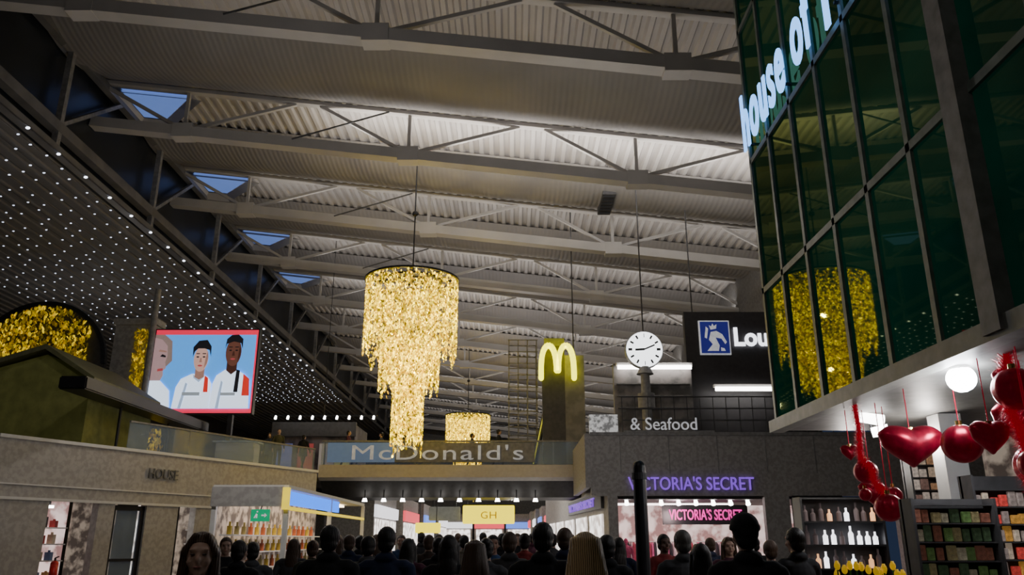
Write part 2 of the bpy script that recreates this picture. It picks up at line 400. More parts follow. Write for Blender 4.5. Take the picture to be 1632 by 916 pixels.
bm = bmesh.new(); fbox(bm, 4.32, 5.33, -0.16, -0.13, 0.05, 2.6); mk('door_glass', bm, CGLASS, df)
for s in (6.9, 7.2, 7.5, 2.6, 9.4, 10.4):
    p = A + d*s + nn*-1.0
    l = thing('shop_ceiling_lamp', (p.x, p.y, 2.62), 'small bright white shop ceiling lamp', 'lamp', 'shop ceiling lamps')
    bm = bmesh.new(); bm_tube(bm, (p.x, p.y, 2.62), (p.x, p.y, 2.7), 0.14); mk('lamp_disc', bm, LAMPW, l)
    bm = bmesh.new(); bm_tube(bm, (p.x, p.y, 2.7), (p.x, p.y, 2.9), 0.05); mk('lamp_stem', bm, BLACK, l)
k = 0
for (s0, s1) in ((2.1, 3.4), (8.9, 11.4)):
    for row in range(4):
        s = s0
        while s < s1:
            p = A + d*s + nn*-1.45; hh = random.uniform(0.18, 0.4)
            colr = [(0.5,0.05,0.05),(0.6,0.5,0.35),(0.1,0.15,0.3),(0.55,0.3,0.1),(0.05,0.05,0.05)][k % 5]
            bm = bmesh.new(); z = 0.55+row*0.5
            bm_prism(bm, [(p.x-.09, p.y-.09), (p.x+.09, p.y-.09), (p.x+.09, p.y+.09), (p.x-.09, p.y+.09)], 'z', z, z+hh*0.8)
            bm_tube(bm, (p.x, p.y, z+hh*0.8), (p.x, p.y, z+hh), 0.04)
            mk('shop_product', bm, mat('prod%d' % (k % 5), colr), label='small packaged item on a shop shelf', cat='product', group='shop shelf goods')
            s += 0.36; k += 1
    for row in range(4):
        bm = bmesh.new(); fbox(bm, s0-0.15, s1+0.15, -1.65, -1.25, 0.51+row*0.5, 0.548+row*0.5)
        mk('wall_shelf', bm, WHITE, label='thin white shop shelf carrying packaged goods', cat='shelf', group='shop shelves')
fl = A + d*5.3 + nn*0.06
text('fascia_lettering', 'HOUSE', 1.25, 0.34, (fl.x, fl.y, 3.68), (d.x, d.y, 0), mat('grey_letters', (0.16,0.155,0.15)), ext=0.06, label='dark raised lettering on pale shop fascia', cat='sign')
ext = thing('fire_extinguisher', (-13.35, 24.6, 0.5), 'red fire extinguisher mounted on the shop pier', 'fire extinguisher')
bm = bmesh.new(); bm_tube(bm, (-13.35, 24.6, 0.5), (-13.35, 24.6, 1.0), 0.11, 0.11); bm_ell(bm, (-13.35, 24.6, 1.0), (0.11, 0.11, 0.09)); mk('cylinder_tank', bm, mat('ext_red', (0.6, 0.02, 0.02), 0.3), ext, smooth=True)
bm = bmesh.new(); bm_tube(bm, (-13.35, 24.6, 1.06), (-13.35, 24.6, 1.16), 0.03); bm_beam(bm, (-13.35, 24.6, 1.16), (-13.2, 24.5, 1.2), 0.03); mk('valve', bm, BLACK, ext)

hut = thing('kiosk_hut', (-16.4, 28.5, 4.6), 'olive gabled kiosk hut on the upper gallery', 'kiosk')
bm = bmesh.new(); bm_prism(bm, [(-19, 4.6), (-14.0, 4.6), (-14.0, 6.6), (-15.6, 7.6), (-19, 6.6)], 'y', 26.2, 31); mk('hut_body', bm, OLIVE, hut)
bm = bmesh.new()
bm_prism(bm, [(-19.3, 6.55), (-15.6, 7.75), (-13.8, 6.65), (-13.8, 6.8), (-15.6, 7.92), (-19.3, 6.72)], 'y', 26.0, 31.2); mk('hut_roof', bm, mat('hut_roof', (0.09,0.09,0.035)), hut)
cn = thing('awning', (-13.3, 29, 4.6), 'long flat black awning above the upper gallery shops', 'awning')
bm = bmesh.new(); bm_box(bm, -13.7, -12.85, 23.8, 34, 6.0, 6.4); bmesh.ops.bevel(bm, geom=bm.edges[:], offset=0.04, segments=2, affect='EDGES'); mk('awning_slab', bm, BLACK, cn)
for y in (27.5, 31.5, 33.8): tube('awning_post', (-13.5, y, 4.6), (-13.5, y, 6.0), 0.05, BLACK, cn)

# TV screen
def emi(name, c, s=1.0): return mat(name, c, emis=s, ecol=c, namt=0.06)
tv = thing('advertising_screen', (-13.5, 34.5, 4.6), 'large lit advertising screen with red bands showing three people', 'screen')
X0, X1, Z0, Z1, YT = -15.85, -11.3, 6.9, 10.6, 34.5
box('screen_casing', X0-0.05, X1+0.05, YT, YT+0.3, Z0-0.05, Z1+0.05, BLACK, tv)
for x in (-14.6, -12.2): box('support_leg', x-0.1, x+0.1, YT+0.05, YT+0.25, 4.6, Z0-0.05, BLACK, tv)
def flat(nm, pts, m, lay):
    bm = bmesh.new(); y = YT-0.01-0.012*lay
    vs = [bm.verts.new((X0+(X1-X0)*u, y, Z0+(Z1-Z0)*v)) for u, v in pts]; bm.faces.new(vs)
    return mk(nm, bm, m, tv)
def ell(cx, cy, rx, ry, n=24): return [(cx+rx*math.cos(2*math.pi*i/n), cy+ry*math.sin(2*math.pi*i/n)) for i in range(n)]
flat('screen_border', [(0,0),(1,0),(1,1),(0,1)], emi('scr_red', (0.8,0.02,0.07), 1.0), 0)
flat('screen_background', [(0.0,0.05),(0.985,0.05),(0.985,0.94),(0.0,0.94)], emi('scr_blue', (0.07,0.34,0.90), 1.0), 1)
SW = emi('scr_white', (0.66,0.78,0.95), 1.4); SK1 = emi('scr_skin_pale', (0.60,0.36,0.30), 0.8); SK2 = emi('scr_skin_brown', (0.13,0.05,0.035), 0.7); SBK = emi('scr_black', (0.012,0.012,0.018), 0.4); SR = emi('scr_red2', (0.6,0.03,0.02), 0.9)
SKS = emi('scr_face_side', (0.42,0.27,0.28), 0.75); SKD = emi('scr_skin_shade', (0.40,0.22,0.18), 0.6); SKD2 = emi('scr_skin_shade2', (0.06,0.022,0.016), 0.6); WSH = emi('scr_white_shade', (0.36,0.48,0.68), 0.9)
flat('screen_hair', [(0,.5),(.10,.5),(.19,.62),(.17,.86),(.09,.94),(0,.94)], emi('scr_fair_hair', (.30,.22,.20), .6), 2)
flat('screen_face', [(0,.34),(.09,.36),(.12,.44),(.115,.50),(.14,.53),(.125,.60),(.14,.68),(.13,.80),(.07,.88),(0,.90)], SKS, 3)
flat('screen_eye', [(.07,.67),(.125,.66),(.125,.68),(.09,.70)], SBK, 4); flat('screen_mouth', [(.06,.49),(.115,.50),(.11,.53),(.06,.52)], emi('scr_lip', (0.4,0.06,0.07), 0.8), 4)
flat('screen_brow', [(.05,.73),(.13,.72),(.125,.74),(.06,.755)], SKD, 4)
flat('screen_figure', [(.0,.05),(.22,.05),(.20,.26),(.10,.38),(0,.38)], SW, 4)
flat('screen_torso', [(.24,.05),(.61,.05),(.60,.34),(.56,.42),(.50,.46),(.40,.46),(.30,.40),(.26,.30)], SW, 5)
flat('screen_fold', [(.30,.05),(.33,.05),(.37,.34),(.35,.36)], WSH, 6); flat('screen_collar', [(.41,.46),(.475,.39),(.53,.46),(.52,.42),(.475,.36),(.42,.41)], WSH, 6)
flat('screen_neck', [(.43,.42),(.475,.39),(.52,.42),(.52,.60),(.43,.60)], SKD, 7)
flat('screen_face', ell(.475,.64,.07,.155), SK1, 8)
flat('screen_shade', [(.51,.52),(.535,.58),(.545,.66),(.535,.74),(.52,.66),(.515,.58)], SKD, 9)
flat('screen_hair', [(.395,.66),(.39,.78),(.44,.86),(.52,.87),(.565,.79),(.57,.66),(.55,.745),(.50,.765),(.44,.765),(.41,.73)], SBK, 10)
flat('screen_torso', [(.60,.05),(.975,.05),(.96,.38),(.90,.46),(.83,.51),(.72,.51),(.64,.44),(.61,.34)], SW, 7)
flat('screen_fold', [(.66,.05),(.69,.05),(.71,.36),(.69,.38)], WSH, 8)
flat('screen_sleeve', [(.90,.2),(.973,.2),(.96,.40),(.90,.46)], SR, 8)
flat('screen_neck', [(.73,.50),(.78,.45),(.83,.50),(.83,.66),(.73,.66)], SKD2, 9)
flat('screen_face', ell(.785,.72,.076,.17), SK2, 10)
flat('screen_shade', [(.83,.60),(.85,.66),(.858,.74),(.84,.80),(.835,.70)], SKD2, 11)
flat('screen_hair', [(.70,.76),(.71,.88),(.755,.93),(.82,.935),(.868,.88),(.87,.76),(.85,.83),(.78,.85),(.715,.82)], SBK, 11)
flat('screen_garment', [(.82,.24),(.86,.24),(.865,.50),(.83,.51)], SBK, 10)
flat('screen_garment', [(.53,.24),(.575,.24),(.565,.41),(.53,.44)], SR, 9)
for (cx, cy) in ((.475,.64),(.785,.72)):
    for sx in (-.03,.03):
        flat('screen_eye', ell(cx+sx, cy+.02, .014, .009, 10), SBK, 12); flat('screen_brow', [(cx+sx-.018,cy+.055),(cx+sx+.018,cy+.055),(cx+sx+.016,cy+.066),(cx+sx-.016,cy+.066)], SBK, 12)
    flat('screen_nose', [(cx-.004,cy+.01),(cx+.008,cy+.01),(cx+.016,cy-.045),(cx-.012,cy-.045)], SKD if cx < .6 else SKD2, 12)
    flat('screen_mouth', ell(cx, cy-.085, .024, .011, 10), emi('scr_lip', (0.4,0.06,0.07), 0.8), 12)
flat('screen_bag', [(.33,.20),(.50,.20),(.50,.24),(.33,.24)], emi('scr_grey', (.3,.35,.4), .7), 9)
flat('screen_bag', [(.70,.20),(.84,.20),(.84,.235),(.70,.235)], emi('scr_grey', (.3,.35,.4), .7), 11)

tube('gallery_pole', (-15.9, 34.2, 4.6), (-15.9, 34.2, 12.4), 0.13, MGREY, label='slim grey pole on the upper gallery', cat='pole')
bm = bmesh.new(); bm_box(bm, -19.0, -17.1, 37, 37.8, 4.58, 11.7); bm_box(bm, -19.1, -17.0, 36.9, 37.9, 11.5, 11.8)
mk('kiosk_pillar', bm, mat('pillar_grey', (.3,.29,.28)), label='grey clad pillar on the upper gallery', cat='pillar')
ab = thing('arched_reflection', (-22.2, 37, 4.6), 'arched dark panel with gold discs standing in for chandelier reflection', 'decoration')
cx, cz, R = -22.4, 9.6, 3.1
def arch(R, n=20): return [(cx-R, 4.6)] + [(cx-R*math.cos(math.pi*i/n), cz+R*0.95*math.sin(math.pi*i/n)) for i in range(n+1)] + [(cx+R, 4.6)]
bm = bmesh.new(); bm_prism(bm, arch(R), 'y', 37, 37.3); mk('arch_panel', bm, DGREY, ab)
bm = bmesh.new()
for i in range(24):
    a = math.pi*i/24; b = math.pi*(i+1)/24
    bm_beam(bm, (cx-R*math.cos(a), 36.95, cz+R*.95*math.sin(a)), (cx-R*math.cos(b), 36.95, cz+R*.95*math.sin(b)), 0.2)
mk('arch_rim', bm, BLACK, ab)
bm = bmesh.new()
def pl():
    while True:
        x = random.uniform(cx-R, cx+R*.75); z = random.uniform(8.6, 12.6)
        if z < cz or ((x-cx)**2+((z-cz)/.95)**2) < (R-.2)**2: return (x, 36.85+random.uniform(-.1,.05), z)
sequins(bm, pl, 1700, 0.09); mk('reflection_discs', bm, GOLDDIM, ab, kind='stuff', fix=False)  # glowing gold discs stand in for the chandelier reflected in storefront glass
bm = bmesh.new(); sequins(bm, lambda: (random.uniform(-17.9,-17.3), 36.8+random.uniform(-.05,.05), random.uniform(8.3,11.2)), 260, 0.08)
mk('sequin_garland', bm, GOLDDIM, fix=False, kind='stuff', label='narrow hanging strip of gold sequins on grey pillar', cat='decoration')
bm = bmesh.new(); sequins(bm, lambda: (random.uniform(-15.9,-14.4), 33+random.uniform(-.3,.3), random.uniform(4.6,6.0)), 330, 0.08)
mk('sequin_garland', bm, GOLDDIM, fix=False, kind='stuff', label='low bank of gold sequins under black awning', cat='decoration')

us = thing('upper_shop', (-10.6, 48, 4.6), 'dim shop unit on the upper gallery with dark fascia', 'shop unit')
box('shop_body', -13.6, -9.0, 46, 50, 4.58, 8.0, speckle('upshop', (0.035,0.03,0.045), (0.13,0.11,0.13), 1.2), us)
box('shop_fascia', -13.7, -8.9, 45.8, 46, 7.3, 8.1, DGREY, us)
for i, (x, c) in enumerate(((-13, (.10,.12,.3)), (-11.8, (.3,.05,.05)), (-10.6, (.25,.22,.2)), (-9.7, (.3,.3,.1)))):
    box('shop_window', x-.35, x+.5, 45.9, 46, 4.9, 6.9, emi('upw%d' % i, c, 0.5), us)
tk = thing('lamp_track', (-10.6, 45, 8.1), 'track with row of small white spot lamps', 'lamp track')
beam('track_bar', (-13.6, 45, 8.35), (-7.6, 45, 8.35), 0.08, BLACK, tk)
for i in range(9):
    x = -13.3+i*0.69
    bm = bmesh.new(); bm_tube(bm, (x, 45, 8.32), (x, 44.9, 8.16), 0.06, 0.07); mk('spot_lamp', bm, LAMPW, tk)
beam('track_hanger', (-10.6, 45, 8.35), (-10.6, 45, zr(-10.6)), 0.03, BLACK, tk)
cc = thing('service_counter', (-11.2, 33.5, 4.6), 'white counter with glass top on the upper gallery', 'counter')
box('counter_body', -12.2, -10.6, 33.2, 34.0, 4.58, 5.5, WHITE, cc, bev=0.04)
box('counter_top', -12.3, -10.5, 33.1, 34.1, 5.5, 5.56, mat('ctop', (.5,.6,.75), .2), cc)
rl = thing('gallery_railing', (A.x, A.y, 4.6), 'glass and steel railing on the gallery edge', 'railing')
bm = bmesh.new()
fbox(bm, 4.5, L, -0.25, -0.2, 4.62, 5.5); mk('glass_panel', bm, CGLASS, rl)
bm = bmesh.new(); fbox(bm, 4.5, L, -0.27, -0.18, 5.5, 5.56); mk('handrail', bm, MGREY, rl)

# ---------------------------------------------------------------- stall
stl = thing('market_stall', (-6.9, 27, 0), 'white framed kiosk stall with blue lit sign and yellow trim', 'stall')
box('stall_roof', -7.9, -5.9, 21.7, 33, 2.95, 3.05, WHITE, stl)
box('lit_sign', -5.98, -5.9, 21.8, 28.2, 2.55, 2.9, BLUES, stl)
box('yellow_trim', -6.0, -5.88, 21.75, 33, 2.42, 2.5, mat('ytrim', (.7,.5,.05), emis=.9, ecol=(1,.75,.03)), stl)
box('yellow_corner', -6.02, -5.86, 21.56, 21.74, 2.42, 2.98, mat('ytrim', (.7,.5,.05)), stl)
box('front_fascia', -7.9, -6.03, 21.6, 21.7, 2.5, 3.0, CONCL, stl)
for x, y in ((-5.95, 21.8), (-7.85, 21.8), (-5.95, 27), (-5.95, 33)): box('stall_post', x-.06, x+.06, y-.06, y+.06, 0, 2.95, WHITE, stl)
box('back_panel', -7.9, -7.8, 21.8, 33, 0, 2.95, STORED, stl)
box('ceiling_light_panel', -7.2, -6.5, 22.5, 32, 2.86, 2.93, emi('stlamp', (1,.8,.5), 6), stl)
for z in (0.9, 1.35, 1.8): box('stall_shelf', -7.7, -7.3, 21.9, 32.8, z-.03, z, WHITE, stl)
for z in (0.9, 1.35, 1.8):
    for i in range(16):
        y = 22.1+i*0.6; bm = bmesh.new(); c = random.choice(('a', 'b', 'c'))
        bm_tube(bm, (-7.5, y, z), (-7.5, y, z+.22), .07); bm_tube(bm, (-7.5, y, z+.22), (-7.5, y, z+.33), .03)
        mk('bottle', bm, mat('bot'+c, {'a': (.5,.35,.05), 'b': (.3,.25,.1), 'c': (.45,.12,.05)}[c], .2), label='small glass bottle on the stall shelf', cat='bottle', group='stall bottles')
xs_ = thing('exit_sign', (-6.5, 21.5, 2.1), 'green emergency exit sign with white running figure and arrow', 'exit sign')
box('sign_panel', -6.78, -6.30, 21.5, 21.56, 2.12, 2.42, GREENX, xs_)
tube('hanger', (-6.54, 21.53, 2.42), (-6.54, 21.62, 2.52), .015, BLACK, xs_)
bm = bmesh.new(); YY = 21.48
def q(pts):
    bm.faces.new([bm.verts.new((a, YY, b)) for a, b in pts])
q([(-6.70,2.20),(-6.66,2.20),(-6.60,2.30),(-6.64,2.32)]); q([(-6.64,2.20),(-6.60,2.20),(-6.60,2.30),(-6.64,2.30)]); q([(-6.63,2.34),(-6.59,2.34),(-6.59,2.38),(-6.63,2.38)])
q([(-6.50,2.25),(-6.42,2.25),(-6.42,2.29),(-6.50,2.29)]); q([(-6.42,2.21),(-6.35,2.27),(-6.42,2.33)])
mk('pictogram', bm, LETM, xs_)

# ---------------------------------------------------------------- bridge
br = thing('footbridge', (-3, 38.5, 3.5), 'pale footbridge spanning the concourse with glass railing', 'bridge')
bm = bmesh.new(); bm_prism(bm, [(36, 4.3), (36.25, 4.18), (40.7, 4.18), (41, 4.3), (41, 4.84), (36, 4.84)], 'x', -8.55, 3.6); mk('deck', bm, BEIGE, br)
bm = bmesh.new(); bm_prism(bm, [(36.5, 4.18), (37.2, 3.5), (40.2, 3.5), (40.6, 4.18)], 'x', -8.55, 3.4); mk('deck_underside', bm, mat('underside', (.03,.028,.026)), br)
box('railing_glass', -8.5, 3.4, 36.1, 36.14, 4.86, 5.85, CGLASS, br)
box('handrail', -8.5, 3.4, 36.08, 36.16, 5.85, 5.92, MGREY, br)
for i in range(9): box('railing_post', -8.4+i*1.46, -8.34+i*1.46, 36.15, 36.2, 4.84, 5.85, MGREY, br)
bs = thing('restaurant_sign', (-3.2, 36.0, 4.9), 'pale lettering on panelled bridge railing', 'sign')
box('sign_panel', -8.2, -5.2, 35.96, 36.04, 4.95, 5.8, emi('bluepanel', (.10,.16,.30), .4), bs)
box('sign_panel', -5.2, 1.0, 35.96, 36.04, 4.95, 5.8, mat('greypanel', (.14,.14,.15)), bs)
text('lettering', "McDonald's", 7.6, 0.66, (-7.1, 35.93, 5.05), (1, 0, 0), LETDIM, bs, bold=0.0, space=1.1)
for i in range(10):
    x = -6.6+i*0.85
    l = thing('bridge_downlight', (x, 36.9, 3.3), 'small bright white downlight under the bridge', 'lamp', 'bridge downlights')
    bm = bmesh.new(); bm_tube(bm, (x, 36.9, 3.3), (x, 36.9, 3.45), 0.12, 0.08); mk('lamp_head', bm, LAMPW, l)
    bm = bmesh.new(); bm_tube(bm, (x, 36.9, 3.45), (x, 36.9, 3.8), 0.03); mk('lamp_stem', bm, BLACK, l)

def hsign(label, x0, x1, y, z0, z1, m, txt=None, tm=None, top=3.5):
    s = thing('hanging_sign', ((x0+x1)/2, y, z0), label, 'sign')
    box('sign_box', x0, x1, y, y+0.2, z0, z1, m, s, bev=0.03)
    for x in (x0+.2, x1-.2): tube('hanger', (x, y+.1, z1), (x, y+.1, top), 0.02, BLACK, s)
    if txt:
        for j, chh in enumerate(txt): text('letter', chh, (x1-x0)*0.13, (z1-z0)*0.38, (x0+(x1-x0)*(.35+.17*j), y-.02, z0+(z1-z0)*.28), (1,0,0), tm, s, ext=.02)
hsign('bright yellow wayfinding sign with darker lettering', -2.35, 0.12, 39.5, 2.4, 3.25, YEL, 'GH', mat('brown_letter', (.3,.18,.0), emis=.4, ecol=(.8,.4,0)))
hsign('small yellow wayfinding sign beneath the bridge', -4.6, -3.4, 39.5, 1.98, 2.45, YEL)
hsign('dark grey wayfinding board with pale lines', -4.0, -2.5, 39.8, 2.55, 3.2, mat('gboard', (.15,.15,.15), emis=.15, ecol=(.6,.6,.5)))

def farshop(x0, x1, y0, y1, face, i):
    s = thing('shop_unit', ((x0+x1)/2, (y0+y1)/2, 0), 'bright lit shop unit along the concourse', 'shop unit', 'distant shop units')
    box('shop_body', x0, x1, y0, y1, 0, 4.2, CONC, s)
    FC = ((.8,.8,.85),(.7,.06,.08),(.1,.2,.7))
    if face == 'y':
        box('shop_window', x0+.2, x1-.2, y0-.06, y0, .1, 2.7, STOREW, s); box('shop_fascia', x0, x1, y0-.15, y0, 2.8, 3.4, emi('ff%d' % (i%3), FC[i%3], 1.6), s)
    else:
        X = x1 if face == 'r' else x0; sg = 1 if face == 'r' else -1
        a, b = sorted((X, X+.06*sg)); box('shop_window', a, b, y0+.3, y1-.3, .1, 2.7, STOREW, s)
        a, b = sorted((X, X+.15*sg)); box('shop_fascia', a, b, y0, y1, 2.8, 3.4, emi('ff%d' % (i%3), FC[i%3], 1.6), s)
for i in range(4):
    farshop(-9.5, -7.0+.3*i, 42+9*i, 50+9*i, 'r', i); farshop(2.6-.3*i, 5, 58+6*i, 63.5+6*i, 'l', i+1)
for i in range(4): farshop(-7+i*3.2, -4+i*3.2, 84, 88, 'y', i)

# ---------------------------------------------------------------- right building
bm = bmesh.new(); bm_prism(bm, [(2.9, 30.3), (19.9, 30.3), (19.9, 60), (2.9, 60)], 'z', 4.2, 4.58); mk('floor_deck', bm, CONC, kind='structure', label='upper deck floor slab')
bm = bmesh.new(); bm_box(bm, 2.9, 20, 30, 30.3, 3.2, 5.45); bm_box(bm, 3.5, 3.85, 30, 30.3, 0, 3.2); bm_box(bm, 9.2, 10.1, 30, 30.3, 0, 3.2); bm_box(bm, 14, 20, 30, 30.3, 0, 3.2)
mk('wall_shop_front', bm, CONC, kind='structure', label='speckled terrazzo wall above the shop')
box('wall_deck_return', 2.7, 2.9, 30, 36, 3.5, 5.45, CONC, kind='structure', label='short return wall of the upper deck')
bm = bmesh.new()
for i in range(9): bm_box(bm, 4.0+i*1.8, 4.03+i*1.8, 29.985, 30, 4.0, 5.45)
bm_box(bm, 2.9, 20, 29.96, 30, 5.38, 5.5); mk('trim_30', bm, MGREY, kind='structure', label='metal coping and panel joints')
bm = bmesh.new(); bm_prism(bm, [(3.5, 30.3), (3.8, 30.3), (2.5, 54), (2.2, 54)], 'z', 0, 4.2); mk('wall_shop_side', bm, CONCL, kind='structure', label='pale shop side wall')
sd = thing('shop_windows_side', (3, 40, 0), 'row of lit shop windows with purple lettering band', 'shop window')
def sx(y): return 3.5-(y-30.3)/23.7*1.3
for y in (31.2, 35.4, 39.6, 43.8, 48):
    bm = bmesh.new(); bm_prism(bm, [(sx(y)-.05, y), (sx(y)+.02, y), (sx(y+3.4)+.02, y+3.4), (sx(y+3.4)-.05, y+3.4)], 'z', .2, 2.6); mk('window_panel', bm, STOREW, sd)
bm = bmesh.new(); bm_prism(bm, [(sx(31)-.12, 31), (sx(31), 31), (sx(41), 41), (sx(41)-.12, 41)], 'z', 2.8, 3.4); mk('fascia', bm, DGREY, sd)
text('lettering', "VICTORIA'S SECRET", 8.0, .35, (sx(40.5)-.15, 40.5, 2.92), (1.3/23.7, -1, 0), PURP, sd, bold=.02)

vs = thing('lingerie_shop', (6.5, 33, 0), 'open pink lit lingerie shop with purple lettering above', 'shop')
box('back_wall', 3.9, 14, 36, 36.1, 0, 3.2, STOREP, vs)
box('shop_ceiling', 3.9, 14, 30.3, 36, 3.1, 3.18, DGREY, vs)
box('ceiling_light_panel', 4.2, 9.0, 33.6, 34.4, 3.04, 3.09, emi('vslamp', (1,.85,.82), 5), vs)
text('lettering', "VICTORIA'S SECRET", 4.6, .48, (4.25, 29.93, 3.40), (1,0,0), PURP, vs, bold=.005)
box('sign_board', 6.0, 9.4, 33, 33.1, 2.25, 3.0, BLACK, vs)
text('lettering', "VICTORIA'S SECRET", 2.9, .42, (6.25, 32.95, 2.42), (1,0,0), PINK, vs, bold=.01)
for i in range(8):
    x = 4.3+i*.65
    l = thing('shop_spot_lamp', (x, 31, 2.95), 'small bright spot lamp on the shop ceiling', 'lamp', 'shop spot lamps')
    bm = bmesh.new(); bm_tube(bm, (x, 31, 3.1), (x, 30.9, 2.93), .06, .09); mk('lamp_head', bm, LAMPW, l)
for i in range(6):
    x = 4.9+i*.75
    r = thing('clothes_rack', (x, 34.5, 0), 'chrome clothes rack hung with pink and dark garments', 'clothes rack', 'clothes racks')
    bm = bmesh.new(); bm_tube(bm, (x-.3, 34.5, 0), (x-.3, 34.5, 1.6), .02); bm_tube(bm, (x+.3, 34.5, 0), (x+.3, 34.5, 1.6), .02); bm_tube(bm, (x-.3, 34.5, 1.6), (x+.3, 34.5, 1.6), .02); mk('rack_frame', bm, WHITE, r)
    for j in range(5):
        xx = x-.24+j*.12; bm = bmesh.new(); bm_prism(bm, [(xx-.045, .8), (xx+.045, .8), (xx+.03, 1.5), (xx, 1.58), (xx-.03, 1.5)], 'y', 34.3, 34.7)
        mk('garment', bm, mat('garm%d' % ((i+j) % 4), ((.8,.15,.35),(.05,.04,.05),(.75,.5,.55),(.5,.05,.1))[(i+j)%4]), r)
ds = thing('cosmetics_shop', (12, 33, 0), 'dim shop opening with black sign board', 'shop')
box('sign_board', 10.2, 12.0, 29.9, 30.0, 2.2, 3.2, BLACK, ds)
box('display_case', 10.6, 13.6, 31, 31.6, 0, 2.0, STOREP, ds)

# upper deck items
sf = thing('seafood_sign', (5.8, 30.2, 5.45), 'white lettering standing on the deck parapet', 'sign')
text('lettering', "& Seafood", 2.5, .46, (4.45, 30.1, 5.6), (1,0,0), LETM, sf)
beam('lettering_rail', (4.2, 30.15, 5.54), (7.6, 30.15, 5.54), .08, MGREY, sf)
box('menu_board', 2.95, 4.05, 30.6, 30.7, 4.58, 6.25, speckle('menub', (.2,.2,.2), (.8,.8,.8), 6, emis=.4), label='pale printed menu board on the deck edge', cat='board')
bm = bmesh.new()
for i in range(25): bm_box(bm, 4.2+i*.5, 4.23+i*.5, 30.5, 30.53, 5.0, 6.9)
for z in (6.0, 6.45, 6.9): bm_box(bm, 4.2, 16.2, 30.48, 30.55, z, z+.04)
bm_box(bm, 4.2, 16.2, 30.45, 30.58, 4.58, 5.0)
mk('deck_railing', bm, DGREY, label='dark metal balustrade along the deck edge', cat='railing')
ct = thing('oyster_bar', (7, 33.3, 4.6), 'dark bar counter with shelves and tube lights', 'bar counter')
box('bar_back', 4.3, 7.6, 33.3, 33.6, 4.58, 8.8, speckle('barback', (.10,.095,.09), (.22,.2,.19), 1.5), ct)
for z in (6.9, 7.4, 7.9): box('bar_shelf', 4.4, 7.5, 33.1, 33.3, z, z+.04, MGREY, ct)
box('counter', 5.9, 7.6, 32.6, 33.1, 4.58, 5.7, DGREY, ct)
for (a, b, z) in ((4.45, 7.55, 8.6), (8.5, 11.2, 7.68)):
    t = thing('tube_light', ((a+b)/2, 33, z), 'long bright white fluorescent tube light', 'tube light', 'tube lights')
    bm = bmesh.new(); bm_tube(bm, (a, 33, z), (b, 33, z), .09); mk('tube', bm, LAMPW, t)
    box('housing', a-.05, b+.05, 33.0, 33.2, z+.08, z+.2, WHITE, t)
    for x in (a+.3, b-.3): tube('bracket', (x, 33.1, z+.15), (x, 33.3 if a < 5 else 34.0, z+.15), .03, BLACK, t)
lb = thing('lounge_sign_board', (10, 34.2, 4.6), 'tall dark board with blue crowned logo and white letters', 'sign')
box('board', 7.6, 12.95, 34, 34.3, 4.58, 11.3, mat('darkboard', (.028,.026,.028), .5), lb)
box('logo_frame', 8.2, 9.55, 33.92, 34, 9.35, 10.88, LETM, lb)
box('logo_panel', 8.26, 9.49, 33.88, 33.92, 9.41, 10.82, emi('logoblue', (.012,.015,.16), 0.7), lb)
bm = bmesh.new(); YY = 33.86
for pts in ([(8.5,9.5),(9.0,9.5),(9.05,9.75),(8.9,10.1),(9.15,10.05),(9.3,9.8),(9.38,9.9),(9.2,10.25),(8.95,10.4),(8.7,10.35),(8.6,10.0),(8.75,9.8)],
            [(8.42,10.1),(8.52,10.05),(8.6,10.5),(8.5,10.6)], [(8.7,10.45),(8.95,10.5),(8.98,10.7),(8.86,10.62),(8.8,10.74),(8.74,10.6),(8.64,10.66)], [(9.1,9.5),(9.3,9.5),(9.25,9.62),(9.1,9.66)]):
    bm.faces.new([bm.verts.new((a, YY, b)) for a, b in pts])
mk('logo_figure', bm, LETM, lb)
text('lettering', "Lou", 1.48, .84, (9.72, 33.9, 9.72), (1,0,0), LETW, lb, bold=.03)

# clock
ck = thing('station_clock', (5.42, 32, 4.6), 'large round white station clock on a pillar', 'clock')
cx, cy, cz = 5.42, 32, 9.1
bm = bmesh.new(); bm_tube(bm, (cx, cy-.12, cz), (cx, cy+.12, cz), .78, seg=40); mk('clock_case', bm, MGREY, ck)
bm = bmesh.new(); bm_tube(bm, (cx, cy-.15, cz), (cx, cy-.12, cz), .74, seg=40); mk('clock_face', bm, FACEW, ck)
for i in range(12):
    a = i*math.pi/6; r0, r1 = (.5, .66)
    beam('hour_mark', (cx+r0*math.sin(a), cy-.16, cz+r0*math.cos(a)), (cx+r1*math.sin(a), cy-.16, cz+r1*math.cos(a)), .02, DGREY, ck, h=.10 if i%3==0 else .07)
beam('clock_hand', (cx, cy-.18, cz), (cx-.38, cy-.18, cz-.02), .02, DGREY, ck, h=.09)
beam('clock_hand', (cx, cy-.19, cz), (cx+.42, cy-.19, cz+.18), .02, DGREY, ck, h=.06)
bm = bmesh.new(); bm_tube(bm, (cx, cy, 4.58), (cx, cy, 8.35), .22, .18, 20); bm_tube(bm, (cx, cy, 8.1), (cx, cy, 8.4), .35, .2, 20); bm_tube(bm, (cx, cy, 6.7), (cx, cy, 7.3), .34, .34, 20); mk('clock_pillar', bm, MGREY, ck)
tube('suspension_rod', (cx, cy, cz+.78), (cx, cy, zr(cx)), .03, DGREY, ck)
for x, y, z in ((8.0, 34.1, 11.3), (11.5, 34.1, 11.3)): tube('sign_rod', (x, y, z), (x, y, zr(x)), .03, DGREY, lb)

